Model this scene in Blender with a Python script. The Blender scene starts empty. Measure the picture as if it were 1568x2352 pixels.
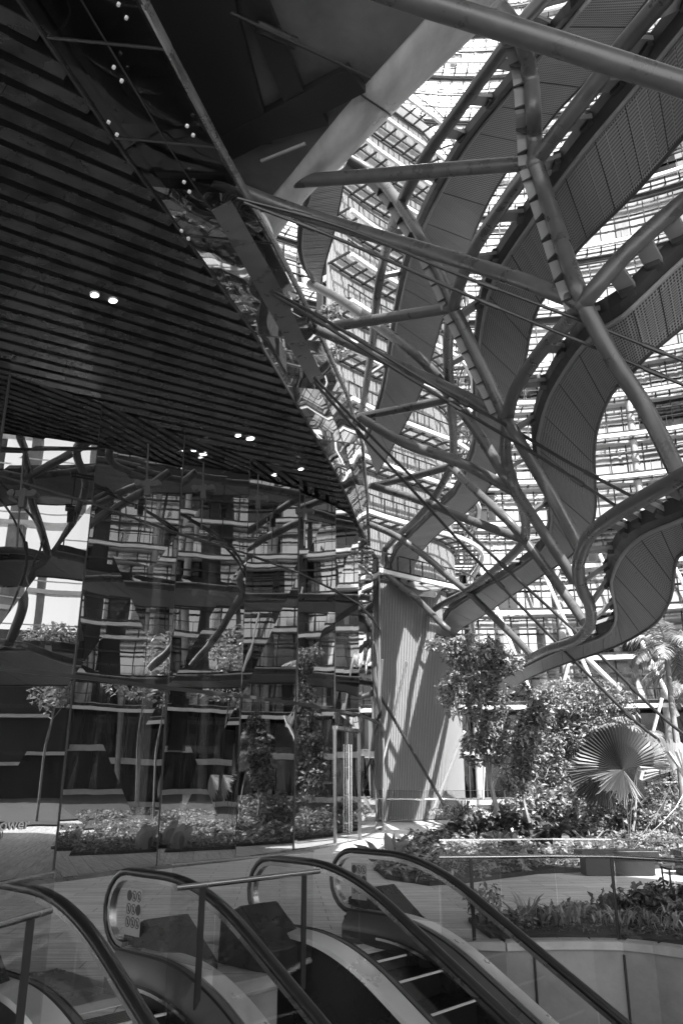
import bpy, bmesh, math, random
import numpy as np
from mathutils import Vector, Matrix, noise
C = bpy.context.scene.collection
SC = bpy.context.scene
R = math.radians
random.seed(7)

# ------------------------------------------------------------ camera
FPX = 1850.0                      # focal length in units of a 1568x2352 picture
TILT = math.atan(609 / FPX)
EYE = Vector((0, 0, 1.65))
cam = bpy.data.cameras.new('camera'); co = bpy.data.objects.new('camera', cam); C.objects.link(co)
co.location = EYE; co.rotation_euler = (math.pi / 2 + TILT, 0, 0)
cam.sensor_fit = 'VERTICAL'; cam.sensor_height = 36; cam.lens = 36 * FPX / 2352
cam.clip_start = 0.05; cam.clip_end = 2000
SC.camera = co
# ------------------------------------------------------------ sky, sun, exposure
SUN_AZ, SUN_EL = R(-62), R(50)    # direction towards the sun, azimuth from +X counterclockwise
w = bpy.data.worlds.new('World'); SC.world = w; w.use_nodes = True
nt = w.node_tree; nt.nodes.clear()
sky = nt.nodes.new('ShaderNodeTexSky'); sky.sky_type = 'NISHITA'; sky.sun_disc = False
sky.sun_elevation = SUN_EL; sky.sun_rotation = math.pi / 2 - SUN_AZ
sky.dust_density = 3.0; sky.air_density = 1.0
bw = nt.nodes.new('ShaderNodeRGBToBW'); bg = nt.nodes.new('ShaderNodeBackground'); wo = nt.nodes.new('ShaderNodeOutputWorld')
nt.links.new(sky.outputs[0], bw.inputs[0]); nt.links.new(bw.outputs[0], bg.inputs[0]); nt.links.new(bg.outputs[0], wo.inputs[0])
bg.inputs[1].default_value = 0.15
sl = bpy.data.lights.new('sun', 'SUN'); so = bpy.data.objects.new('sun', sl); C.objects.link(so)
sl.energy = 4.8; sl.angle = R(0.5); sl.color = (1, 1, 1)
sd = Vector((math.cos(SUN_EL) * math.cos(SUN_AZ), math.cos(SUN_EL) * math.sin(SUN_AZ), math.sin(SUN_EL)))
so.rotation_euler = (-sd).to_track_quat('-Z', 'Y').to_euler()
SC.view_settings.view_transform = 'Standard'; SC.view_settings.look = 'None'
SC.view_settings.exposure = 1.72; SC.view_settings.gamma = 1
SC.cycles.max_bounces = 10; SC.cycles.transparent_max_bounces = 16

# ------------------------------------------------------------ photo measurements to points in the world
def ray(x, y):
    a = (x - 784) / FPX; b = (1176 - y) / FPX
    return Vector((a, math.cos(TILT) - b * math.sin(TILT), math.sin(TILT) + b * math.cos(TILT)))
def PD(x, y, s): return EYE + ray(x, y) * s
def PZ(x, y, z=0.0):
    r = ray(x, y); return EYE + r * ((z - EYE.z) / r.z)
def PY(x, y, Y):
    r = ray(x, y); return EYE + r * (Y / r.y)
def depth(t): return 10.0 * (37.0 / t) ** 1.2
def catmull(pts, n):
    """smooth resample of a list of equal-length tuples by chord length"""
    P = [np.array(p, float) for p in pts]
    if len(P) == 2: return [tuple(P[0] + (P[1] - P[0]) * i / (n - 1)) for i in range(n)]
    Q = [2 * P[0] - P[1]] + P + [2 * P[-1] - P[-2]]
    out = []
    for i in range(1, len(Q) - 2):
        for k in range(16):
            t = k / 16
            out.append(0.5 * ((2 * Q[i]) + (-Q[i-1] + Q[i+1]) * t + (2 * Q[i-1] - 5 * Q[i] + 4 * Q[i+1] - Q[i+2]) * t * t + (-Q[i-1] + 3 * Q[i] - 3 * Q[i+1] + Q[i+2]) * t ** 3))
    out.append(P[-1])
    d = [0.0]
    for i in range(1, len(out)): d.append(d[-1] + float(np.linalg.norm(out[i][:2] - out[i-1][:2])))
    res = []
    j = 0
    for i in range(n):
        t = d[-1] * i / (n - 1)
        while j < len(d) - 2 and d[j+1] < t: j += 1
        f = (t - d[j]) / max(1e-9, d[j+1] - d[j])
        res.append(tuple(out[j] + (out[j+1] - out[j]) * min(1, f)))
    return res

# ------------------------------------------------------------ materials
MATS = {}
def mat(name, g, rough=0.6, metal=0.0, var=0.0, scale=3.0, bump=0.0, stretch=(1, 1, 1), spec=0.5, island=0.0, detail=6, bscale=None, uv=False):
    m = bpy.data.materials.new(name); m.use_nodes = True; t = m.node_tree; b = t.nodes['Principled BSDF']
    b.inputs['Base Color'].default_value = (g, g, g, 1); b.inputs['Roughness'].default_value = rough
    b.inputs['Metallic'].default_value = metal; b.inputs['Specular IOR Level'].default_value = spec
    if var or bump:
        tc = t.nodes.new('ShaderNodeTexCoord'); mp = t.nodes.new('ShaderNodeMapping'); mp.inputs['Scale'].default_value = stretch
        n = t.nodes.new('ShaderNodeTexNoise'); n.inputs['Scale'].default_value = scale; n.inputs['Detail'].default_value = detail; n.inputs['Roughness'].default_value = 0.62
        t.links.new(tc.outputs['UV' if uv else 'Object'], mp.inputs[0]); t.links.new(mp.outputs[0], n.inputs[0])
        if var:
            mr = t.nodes.new('ShaderNodeMapRange'); mr.inputs[1].default_value = 0.3; mr.inputs[2].default_value = 0.7
            mr.inputs[3].default_value = g * (1 - var); mr.inputs[4].default_value = min(1, g * (1 + var))
            t.links.new(n.outputs[0], mr.inputs[0]); t.links.new(mr.outputs[0], b.inputs['Base Color'])
            rr = t.nodes.new('ShaderNodeMapRange'); rr.inputs[1].default_value = 0.3; rr.inputs[2].default_value = 0.7
            rr.inputs[3].default_value = max(0.02, rough - 0.12); rr.inputs[4].default_value = min(1, rough + 0.12)
            t.links.new(n.outputs[0], rr.inputs[0]); t.links.new(rr.outputs[0], b.inputs['Roughness'])
        if bump:
            bp = t.nodes.new('ShaderNodeBump'); bp.inputs['Strength'].default_value = bump; bp.inputs['Distance'].default_value = 0.03
            src = n
            if bscale:
                src = t.nodes.new('ShaderNodeTexNoise'); src.inputs['Scale'].default_value = bscale; t.links.new(mp.outputs[0], src.inputs[0])
            t.links.new(src.outputs[0], bp.inputs['Height']); t.links.new(bp.outputs[0], b.inputs['Normal'])
    MATS[name] = m
    return m
def leafmat(name, lo, hi, rough=0.38, trans=0.35):
    m = bpy.data.materials.new(name); m.use_nodes = True; t = m.node_tree; b = t.nodes['Principled BSDF']
    g = t.nodes.new('ShaderNodeNewGeometry'); mr = t.nodes.new('ShaderNodeMapRange')
    mr.inputs[3].default_value = lo; mr.inputs[4].default_value = hi
    t.links.new(g.outputs['Random Per Island'], mr.inputs[0]); t.links.new(mr.outputs[0], b.inputs['Base Color'])
    b.inputs['Roughness'].default_value = rough
    tr = t.nodes.new('ShaderNodeBsdfTranslucent'); t.links.new(mr.outputs[0], tr.inputs[0])
    mx = t.nodes.new('ShaderNodeMixShader'); mx.inputs[0].default_value = trans
    t.links.new(b.outputs[0], mx.inputs[1]); t.links.new(tr.outputs[0], mx.inputs[2]); t.links.new(mx.outputs[0], t.nodes['Material Output'].inputs[0])
    MATS[name] = m; return m
def glassmat(name, refl, tint, base=0.06, rough=0.0, wobble=0.0, wscale=0.5):
    """thin glass: part see-through, part mirror, with a faint waviness"""
    m = bpy.data.materials.new(name); m.use_nodes = True; t = m.node_tree; t.nodes.remove(t.nodes['Principled BSDF'])
    tr = t.nodes.new('ShaderNodeBsdfTransparent'); tr.inputs[0].default_value = (tint, tint, tint, 1)
    gl = t.nodes.new('ShaderNodeBsdfGlossy'); gl.inputs['Color'].default_value = (refl, refl, refl, 1); gl.inputs['Roughness'].default_value = rough
    fr = t.nodes.new('ShaderNodeLayerWeight'); fr.inputs[0].default_value = 0.5
    pw = t.nodes.new('ShaderNodeMath'); pw.operation = 'POWER'; pw.inputs[1].default_value = 3.6
    mr = t.nodes.new('ShaderNodeMapRange'); mr.inputs[3].default_value = base; mr.inputs[4].default_value = 1.0
    t.links.new(fr.outputs['Facing'], pw.inputs[0]); t.links.new(pw.outputs[0], mr.inputs[0])
    mx = t.nodes.new('ShaderNodeMixShader'); t.links.new(mr.outputs[0], mx.inputs[0])
    t.links.new(tr.outputs[0], mx.inputs[1]); t.links.new(gl.outputs[0], mx.inputs[2]); t.links.new(mx.outputs[0], t.nodes['Material Output'].inputs[0])
    if wobble:
        tc = t.nodes.new('ShaderNodeTexCoord'); mp = t.nodes.new('ShaderNodeMapping'); mp.inputs['Scale'].default_value = (1, 1, 0.35)
        n = t.nodes.new('ShaderNodeTexNoise'); n.inputs['Scale'].default_value = wscale; n.inputs['Detail'].default_value = 1.5
        bp = t.nodes.new('ShaderNodeBump'); bp.inputs['Strength'].default_value = 1; bp.inputs['Distance'].default_value = wobble
        t.links.new(tc.outputs['Object'], mp.inputs[0]); t.links.new(mp.outputs[0], n.inputs[0]); t.links.new(n.outputs[0], bp.inputs['Height']); t.links.new(bp.outputs[0], gl.inputs['Normal'])
    MATS[name] = m; return m
def emat(name, e):
    m = bpy.data.materials.new(name); m.use_nodes = True; b = m.node_tree.nodes['Principled BSDF']
    b.inputs['Emission Color'].default_value = (1, 1, 1, 1); b.inputs['Emission Strength'].default_value = e; MATS[name] = m; return m

mat('steel', 0.075, 0.33, 0.0, 0.25, 3.0, 0.04)
mat('steel_dark', 0.03, 0.5, 0.0, 0.2, 2.0)
mat('plate', 0.2, 0.5, 0.0, 0.15, 2.0)
mat('rod', 0.05, 0.35, 0.5)
mat('stainless', 0.55, 0.22, 1.0, 0.12, 1.2, 0.03, (1, 1, 1))
mat('deck', 0.62, 0.32, 0.6, 0.03, 1.2, 0.0)
mat('inner_metal', 0.10, 0.35, 0.5, 0.05, 2.0)
mat('brushed', 0.32, 0.30, 1.0, 0.25, 2.0, 0.04)
mat('rubber', 0.012, 0.28, 0.0)
mat('black', 0.01, 0.5)
mat('darkpaint', 0.018, 0.3, 0.0, 0.2, 3)
mat('concrete', 0.22, 0.75, 0.0, 0.35, 1.1, 0.12, bscale=14)
mat('concrete_light', 0.34, 0.7, 0.0, 0.25, 2.5, 0.1, bscale=20)
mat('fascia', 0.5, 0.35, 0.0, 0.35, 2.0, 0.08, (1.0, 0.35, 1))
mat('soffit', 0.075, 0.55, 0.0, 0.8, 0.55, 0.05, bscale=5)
mat('slat', 0.027, 0.28, 0.0, 0.75, 1.6, 0.35, (1.0, 1.0, 1), spec=0.8, bscale=5)
mat('white', 0.72, 0.5, 0.0, 0.08, 2)
mat('offwhite', 0.5, 0.5, 0.0, 0.12, 2)
mat('slatwhite', 0.26, 0.5); mat('slat_back', 0.03, 0.7)
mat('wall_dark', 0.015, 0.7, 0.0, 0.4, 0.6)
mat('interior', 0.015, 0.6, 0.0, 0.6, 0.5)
mat('interior_floor', 0.10, 0.25)
mat('dark_ground', 0.05, 0.9, 0.0, 0.5, 4, 0.3)
mat('soil', 0.03, 0.95, 0.0, 0.5, 6, 0.5)
mat('bark', 0.22, 0.85, 0.0, 0.5, 8, 0.6, (1, 1, 0.3))
mat('step', 0.015, 0.45, 0.6, 0.2, 8)
mat('stepedge', 0.62, 0.4, 0.2)
mat('sticker', 0.28, 0.5); mat('ink', 0.03, 0.5)
mat('pane', 0.5, 0.07, 1.0, 0.12, 0.35)
mat('pane_dark', 0.07, 0.1, 1.0, 0.5, 0.25)
leafmat('leaf', 0.04, 0.42); leafmat('leaf_dark', 0.025, 0.12, 0.3, 0.2); leafmat('leaf_light', 0.16, 0.42, 0.45, 0.45); leafmat('palm', 0.14, 0.42, 0.35, 0.3); leafmat('fan', 0.012, 0.026, 0.45, 0.08)
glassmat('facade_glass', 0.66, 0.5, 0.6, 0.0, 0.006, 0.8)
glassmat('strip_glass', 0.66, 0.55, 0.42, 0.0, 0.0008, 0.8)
glassmat('shaded_glass', 0.4, 0.5, 0.07, 0.0, 0.003, 0.8)  # copy of the strip glass, mirror weakened to put in a dark reflection
glassmat('clear_glass', 0.8, 0.92, 0.035)
emat('lamp', 8); emat('lamp_small', 7)

def paving():
    m = bpy.data.materials.new('paving'); m.use_nodes = True; t = m.node_tree; b = t.nodes['Principled BSDF']
    tc = t.nodes.new('ShaderNodeTexCoord'); mp = t.nodes.new('ShaderNodeMapping'); mp.inputs['Rotation'].default_value = (0, 0, R(-4))
    br = t.nodes.new('ShaderNodeTexBrick'); br.inputs['Scale'].default_value = 1.0; br.inputs['Brick Width'].default_value = 1.2; br.inputs['Row Height'].default_value = 0.3
    br.inputs['Mortar Size'].default_value = 0.006; br.inputs['Mortar Smooth'].default_value = 0.3
    br.inputs['Color1'].default_value = (0.50, 0.50, 0.50, 1); br.inputs['Color2'].default_value = (0.62, 0.62, 0.62, 1); br.inputs['Mortar'].default_value = (0.14, 0.14, 0.14, 1)
    m2 = t.nodes.new('ShaderNodeMapping'); m2.inputs['Scale'].default_value = (0.6, 9, 1); m2.inputs['Rotation'].default_value = (0, 0, R(-4))
    n = t.nodes.new('ShaderNodeTexNoise'); n.inputs['Scale'].default_value = 2.0; n.inputs['Detail'].default_value = 8; n.inputs['Roughness'].default_value = 0.7
    mr = t.nodes.new('ShaderNodeMapRange'); mr.inputs[1].default_value = 0.3; mr.inputs[2].default_value = 0.7; mr.inputs[3].default_value = 0.45; mr.inputs[4].default_value = 1.35
    mu = t.nodes.new('ShaderNodeVectorMath'); mu.operation = 'SCALE'
    t.links.new(tc.outputs['Object'], mp.inputs[0]); t.links.new(mp.outputs[0], br.inputs[0]); t.links.new(tc.outputs['Object'], m2.inputs[0]); t.links.new(m2.outputs[0], n.inputs[0])
    t.links.new(n.outputs[0], mr.inputs[0]); t.links.new(br.outputs[0], mu.inputs[0]); t.links.new(mr.outputs[0], mu.inputs['Scale']); t.links.new(mu.outputs[0], b.inputs['Base Color'])
    b.inputs['Roughness'].default_value = 0.55; MATS['paving'] = m
paving()
def perforated():
    m = bpy.data.materials.new('perforated'); m.use_nodes = True; t = m.node_tree; b = t.nodes['Principled BSDF']
    uv = t.nodes.new('ShaderNodeUVMap'); vo = t.nodes.new('ShaderNodeTexVoronoi'); vo.voronoi_dimensions = '2D'; vo.inputs['Randomness'].default_value = 0.0; vo.inputs['Scale'].default_value = 24.0
    mr = t.nodes.new('ShaderNodeMapRange'); mr.inputs[1].default_value = 0.26; mr.inputs[2].default_value = 0.42; mr.inputs[3].default_value = 0.015; mr.inputs[4].default_value = 0.22
    n = t.nodes.new('ShaderNodeTexNoise'); n.inputs['Scale'].default_value = 0.8; n.inputs['Detail'].default_value = 4
    m3 = t.nodes.new('ShaderNodeMapRange'); m3.inputs[3].default_value = 0.7; m3.inputs[4].default_value = 1.3
    mu = t.nodes.new('ShaderNodeMath'); mu.operation = 'MULTIPLY'
    t.links.new(uv.outputs[0], vo.inputs[0]); t.links.new(vo.outputs['Distance'], mr.inputs[0]); t.links.new(uv.outputs[0], n.inputs[0]); t.links.new(n.outputs[0], m3.inputs[0])
    t.links.new(mr.outputs[0], mu.inputs[0]); t.links.new(m3.outputs[0], mu.inputs[1]); t.links.new(mu.outputs[0], b.inputs['Base Color'])
    b.inputs['Roughness'].default_value = 0.5; MATS['perforated'] = m
perforated()

# ------------------------------------------------------------ mesh builder
class MB:
    def __init__(s): s.v = []; s.f = []; s.uv = {}; s.mi = []; s.cur = 0
    def add(s, vs, fs, uvs=None):
        o = len(s.v); s.v += [tuple(p) for p in vs]
        for i, f in enumerate(fs):
            if uvs: s.uv[len(s.f)] = uvs[i]
            s.f.append(tuple(o + k for k in f)); s.mi.append(s.cur)
    def box(s, c, ax, ay, az, hx, hy, hz):
        c = Vector(c); ax, ay, az = Vector(ax) * hx, Vector(ay) * hy, Vector(az) * hz
        vs = [c + ax * i + ay * j + az * k for k in (-1, 1) for j in (-1, 1) for i in (-1, 1)]
        s.add(vs, [(0, 2, 3, 1), (4, 5, 7, 6), (0, 1, 5, 4), (2, 6, 7, 3), (0, 4, 6, 2), (1, 3, 7, 5)])
    def bar(s, a, b, wd, ht, up=(0, 0, 1)):
        a, b = Vector(a), Vector(b); d = (b - a)
        if d.length < 1e-6: return
        L = d.length; d.normalize(); up = Vector(up); x = d.cross(up)
        if x.length < 1e-4: x = d.cross(Vector((1, 0, 0)))
        x.normalize(); u = x.cross(d); s.box((a + b) / 2, d, x, u, L / 2, wd / 2, ht / 2)
    def tube(s, pts, rad, n=14, cap=True, squash=None):
        pts = [Vector(p) for p in pts]; m = len(pts)
        if not isinstance(rad, (list, tuple)): rad = [rad] * m
        prev = None; rings = []
        for i, p in enumerate(pts):
            d = (pts[min(i+1, m-1)] - pts[max(i-1, 0)]).normalized()
            if prev is None:
                x = d.cross(Vector((0, 0, 1)))
                if x.length < 1e-3: x = d.cross(Vector((1, 0, 0)))
            else: x = prev - d * prev.dot(d)
            x.normalize(); prev = x; y = x.cross(d)
            sx, sy = squash or (1, 1)
            rings.append([p + (x * math.cos(2*math.pi*k/n) * sx + y * math.sin(2*math.pi*k/n) * sy) * rad[i] for k in range(n)])
        vs = [q for r in rings for q in r]; fs = []
        for i in range(m - 1):
            for k in range(n):
                k2 = (k + 1) % n; fs.append((i*n+k, i*n+k2, (i+1)*n+k2, (i+1)*n+k))
        if cap: fs.append(tuple(range(n-1, -1, -1))); fs.append(tuple((m-1)*n+k for k in range(n)))
        s.add(vs, fs)
    def sweep(s, frames, closed=True, cap=True):
        """frames: list of equally long point lists"""
        n = len(frames[0]); vs = [p for fr in frames for p in fr]; fs = []
        for i in range(len(frames) - 1):
            for k in range(n if closed else n - 1):
                k2 = (k + 1) % n; fs.append((i*n+k, i*n+k2, (i+1)*n+k2, (i+1)*n+k))
        if cap and closed: fs.append(tuple(range(n-1, -1, -1))); fs.append(tuple((len(frames)-1)*n+k for k in range(n)))
        s.add(vs, fs)
    def poly(s, pts, thick):
        """flat polygon extruded by vector thick"""
        pts = [Vector(p) for p in pts]; th = Vector(thick); n = len(pts)
        s.add(pts + [p + th for p in pts], [tuple(range(n)), tuple(range(2*n-1, n-1, -1))] + [(k, (k+n), (k+1) % n + n, (k+1) % n) for k in range(n)])
    def build(s, name, m, parent=None, smooth=False, label=None, bevel=0):
        me = bpy.data.meshes.new(name); me.from_pydata(s.v, [], s.f)
        for mm in (m if isinstance(m, (list, tuple)) else [m]): me.materials.append(MATS[mm])
        if isinstance(m, (list, tuple)): me.polygons.foreach_set('material_index', s.mi)
        if s.uv:
            ul = me.uv_layers.new(name='UVMap')
            for fi, uvs in s.uv.items():
                p = me.polygons[fi]
                for li, u in zip(p.loop_indices, uvs): ul.data[li].uv = u
        me.update()
        if smooth:
            me.polygons.foreach_set('use_smooth', [True] * len(me.polygons))
            try: me.set_sharp_from_angle(angle=R(40))
            except Exception: pass
        o = bpy.data.objects.new(name, me); C.objects.link(o)
        if parent: o.parent = parent
        if label: o['label'] = label
        if bevel:
            b = o.modifiers.new('bevel', 'BEVEL'); b.width = bevel; b.segments = 2; b.limit_method = 'ANGLE'
        return o
def tag(o, label=None, cat=None, group=None, kind=None):
    if label: o['label'] = label
    if cat: o['category'] = cat
    if group: o['group'] = group
    if kind: o['kind'] = kind
    return o
def thing(name, label, cat, loc=(0, 0, 0), group=None):
    """Empty at the base of a thing; parts are built in world coordinates and shifted to it"""
    o = bpy.data.objects.new(name, None); C.objects.link(o); o.location = loc; o.empty_display_size = 0.3
    return tag(o, label, cat, group)
def settle(root):
    """parts were modelled in world coordinates: bring them under the thing's own base point"""
    inv = Matrix.Translation(-Vector(root.location))
    for c in root.children:
        if c.get('settled'): continue
        c.data.transform(inv); 
        for g in c.children: g.data.transform(inv)

# ============================================================ THE SETTING
# escalator frame: origin at the newel of the right escalator, u down the run, w across
O = Vector((0.03, 9.68, 0)); EU = Vector((0.732, -0.681, 0)); EW = Vector((0.681, 0.732, 0))
def Q(u, w_, z=0.0): return O + EU * u + EW * w_ + Vector((0, 0, z))
curb = [PZ(1160, 2170), PZ(1225, 2167), PZ(1290, 2166), PZ(1360, 2166), PZ(1430, 2168), PZ(1500, 2175), PZ(1568, 2185)]
curb = [Vector((p.x, p.y, 0)) for p in curb] + [Vector((4.3, 8.2, 0)), Vector((5.2, 6.8, 0)), Vector((6.0, 4.6, 0)), Vector((6.4, 2, 0)), Vector((6.5, -3, 0))]
hole = [Q(0.72, -7.0), Q(0.72, -4.35), Q(0.72, -1.62), Q(0.72, 0.42)] + curb + [Vector((-7, -3, 0)), Vector((-7, 4.5, 0))]
def ground():
    bm = bmesh.new(); es = []
    for loop in (hole, [Vector(p) for p in ((-300, -300, 0), (300, -300, 0), (300, 300, 0), (-300, 300, 0))]):
        vs = [bm.verts.new(p) for p in loop]
        es += [bm.edges.new((vs[i], vs[(i+1) % len(vs)])) for i in range(len(vs))]
    bmesh.ops.triangle_fill(bm, edges=es, use_beauty=True)
    bmesh.ops.recalc_face_normals(bm, faces=bm.faces)
    if sum(f.normal.z for f in bm.faces) < 0: bmesh.ops.reverse_faces(bm, faces=bm.faces)
    me = bpy.data.meshes.new('plaza_floor'); bm.to_mesh(me); bm.free(); me.materials.append(MATS['paving'])
    o = bpy.data.objects.new('plaza_floor', me); C.objects.link(o); o['kind'] = 'structure'
ground()
# pit: walls and the lower floor
mb = MB(); mb.poly([(-9, -5, -5.5), (9, -5, -5.5), (9, 12, -5.5), (-9, 12, -5.5)], (0, 0, -0.3)); tag(mb.build('lower_floor', 'wall_dark'), kind='structure')
root = thing('curved_retaining_wall', 'curved concrete retaining wall of the escalator pit below the right glass balustrade', 'wall', (curb[4].x, curb[4].y, -5.5))
mb = MB(); jo = MB()
W = [Q(0.72, 0.42)] + curb
for i in range(len(W) - 1):
    a, b = W[i], W[i+1]; d = (b - a).normalized(); nrm = Vector((-d.y, d.x, 0))
    mb.poly([a - Vector((0, 0, .058)), b - Vector((0, 0, .058)), b - Vector((0, 0, 5.5)), a - Vector((0, 0, 5.5))], nrm * 0.25)
mb.build('wall_panel', 'concrete', root)
for q in (W[5], W[2]):
    j = MB(); j.box(q + Vector((-0.005, -0.012, -2.8)), (1, 0, 0), (0, 1, 0), (0, 0, 1), 0.009, 0.012, 2.7); j.build('joint_strip', 'black', root)
mb = MB()
for i in range(len(W) - 1):
    a, b = W[i], W[i+1]; d = (b - a).normalized(); nrm = Vector((-d.y, d.x, 0))
    mb.poly([a - nrm * .04 + Vector((0, 0, .02)), b - nrm * .04 + Vector((0, 0, .02)), b + nrm * .2 + Vector((0, 0, .02)), a + nrm * .2 + Vector((0, 0, .02))], (0, 0, -0.075))
mb.build('coping', 'concrete_light', root); settle(root)
for (w0, w1, lab) in ((-2.62, -1.62, 'concrete pit wall with pale coping between the two escalators'), (-7.0, -4.35, 'concrete pit wall left of the left escalator')):
    root = thing('pit_wall', lab, 'wall', Q(0.72, (w0 + w1) / 2, -5.5))
    mb = MB(); mb.poly([Q(.70, w0, -.09), Q(.70, w1, -.09), Q(.70, w1, -5.5), Q(.70, w0, -5.5)], -EU * .2); mb.build('wall_panel', 'concrete', root)
    mb = MB(); mb.poly([Q(.72, w0, .015), Q(.72, w1, .015), Q(.56, w1, .015), Q(.56, w0, .015)], (0, 0, -.1)); mb.build('coping', 'concrete_light', root); settle(root)

# garden beds
bed = [PZ(*p) for p in ((949, 1938), (890, 1965), (860, 1998), (885, 2020), (985, 2035), (1065, 2030), (1235, 2008), (1568, 1993), (1800, 1985))] + [Vector((40, 20, 0)), Vector((44, 60, 0)), Vector((8, 60, 0)), PZ(1180, 1878), PZ(1080, 1893)]
mb = MB(); mb.poly([(p.x, p.y, 0.07) for p in bed], (0, 0, -0.066)); tag(mb.build('garden_bed', 'soil'), kind='structure')
bed2 = [curb[0] + Vector((-.1, .25, 0)), curb[2] + Vector((0, .22, 0)), curb[4] + Vector((.05, .22, 0)), curb[6] + Vector((.15, .2, 0)), Vector((5.1, 8.6, 0)), Vector((6.4, 9.3, 0)), PZ(1568, 2072), PZ(1350, 2085), PZ(1200, 2098), PZ(1075, 2118)]
mb = MB(); mb.poly([(p.x, p.y, 0.05) for p in bed2], (0, 0, -0.046)); tag(mb.build('front_bed', 'soil'), kind='structure')

# ============================================================ FACADE, SOFFITS
SD = Vector((1.09, 1.0, .146)).normalized()          # direction the ceiling planks run
CN = Vector((-0.150, 0.0132, 0.9886)).normalized(); CN = (CN - SD * CN.dot(SD)).normalized()
SN = CN.cross(SD).normalized()                       # across the planks, in the ceiling's plane
CP = Vector((-1.69, 20.63, 9.04))
def ceil_z(p): return CP.z - ((p.x - CP.x) * CN.x + (p.y - CP.y) * CN.y) / CN.z
def ceil_hit(x, y, off=0.0):
    r = ray(x, y); return EYE + r * ((CP - EYE).dot(CN) / r.dot(CN))
Apix = [(-60, -160), (40, 0), (150, 160), (265, 330), (365, 465), (470, 610), (580, 765), (700, 965), (770, 1090), (815, 1190), (842, 1262)]
A3 = [ceil_hit(*p) for p in Apix]
fb = [(-420, 2110), (-200, 2073), (-30, 2049), (122, 2027), (359, 1997), (539, 1977), (675, 1959), (769, 1942), (826, 1930), (862, 1916), (880, 1905)]
FB = [PZ(*p) for p in fb]; FB = [Vector((p.x, p.y, 0)) for p in FB]
FB.append(FB[-1] + Vector((-0.9, 4.5, 0)))
FB.insert(0, Vector((-12.5, 7.6, 0)))
FB[1], FB[2], FB[3] = Vector((-9.7, 9.7, 0)), Vector((-7.4, 11.6, 0)), Vector((-5.95, 13.0, 0)) 
# ceiling planks on a dark backing
root = thing('planked_soffit', 'dark ceiling of long parallel planks with black gaps above the glass lobby wall', 'soffit', (-4, 12, 8.2))
mb = MB(); bk = MB()
apl = [(p.dot(SN), p.dot(SD)) for p in A3]
def a_s(q):
    for (q0, s0), (q1, s1) in zip(apl, apl[1:]):
        if min(q0, q1) <= q <= max(q0, q1): return s0 + (s1 - s0) * (q - q0) / (q1 - q0)
    return apl[0][1] if q < apl[0][0] else apl[-1][1]
SP = 0.295; q = apl[0][0] + .1
up = CN; inn = SN
qa0, qa1 = apl[0][0], apl[-1][0]
while q < qa1:
    s1 = a_s(q) - 0.03; s0 = s1 - 30
    nseg = 12; prev = s0
    cn_ = CN * CP.dot(CN); p0 = cn_ + SN * q + SD * s0; p1 = cn_ + SN * q + SD * s1
    L = (p1 - p0).length; cuts = [0.0]; t_ = -random.random() * 3
    while t_ < L:
        t_ += 3.2
        if 0 < t_ < L: cuts.append(t_)
    cuts.append(L)
    for c0, c1 in zip(cuts, cuts[1:]):
        dz = random.uniform(-.006, .006)
        a = p0 + SD * (c0 + .004); b = p0 + SD * (c1 - .004)
        mb.box((a + b) / 2 + up * (0.03 + dz), SD, inn, up, (b - a).length / 2, 0.090, 0.010)
    q += SP
mb.build('plank_ceiling', 'slat', root)
pts = [(p + Vector((0, 0, .22))) for p in A3]
far = [(Vector((p.x, p.y, p.z)) + Vector((0, 0, .22))) for p in (A3[-1] - SD * 34, A3[0] - SD * 34)]
far[0].z = ceil_z(far[0]) + .22; far[1].z = ceil_z(far[1]) + .22
bk.poly(pts + far, (0, 0, 0.15)); bk.build('backing', 'black', root)
ed = MB(); ed.sweep([[p + Vector((0, 0, -.02)), p + SD * .05 + Vector((0, 0, -.02)), p + SD * .05 + Vector((0, 0, .24)), p + Vector((0, 0, .24))] for p in A3]); ed.build('edge_trim', 'steel_dark', root)
settle(root)
def downlight(px, py, lab, r=0.075, m='lamp', grp=None):
    c = ceil_hit(px, py, -0.0); c = c + up * 0.002
    root = thing('downlight', lab, 'ceiling light', c, grp)
    b = MB(); b.tube([c + up * .03, c - up * .006], r, 20); b.build('lamp', m, root)
    b = MB(); n = 20
    X, Y_ = SD, inn
    f = []
    for k in range(n + 1):
        a = 2 * math.pi * k / n; e = X * math.cos(a) + Y_ * math.sin(a)
        f.append([c + e * r * 1.02 + up * .02, c + e * r * 1.02 - up * .014, c + e * r * 1.3 - up * .014, c + e * r * 1.3 + up * .02])
    b.sweep(f, cap=False); b.build('trim_ring', 'offwhite', root); settle(root)
downlight(218, 677, 'larger pair of lit round downlights in dark planks, left lamp', 0.06)
downlight(260, 690, 'larger pair of lit round downlights in dark planks, right lamp', 0.06)
downlight(547, 1000, 'lit downlight low in dark planks, left lamp of the pair beside the glass strip', 0.06)
downlight(575, 1007, 'lit downlight low in dark planks, right lamp of the pair beside the glass strip', 0.085)
downlight(691, 1077, 'lone lit downlight in dark planks nearest the far tip of the soffit', 0.06)
downlight(461, 1050, 'lone lit downlight below and left of the low pair', 0.06)

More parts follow.
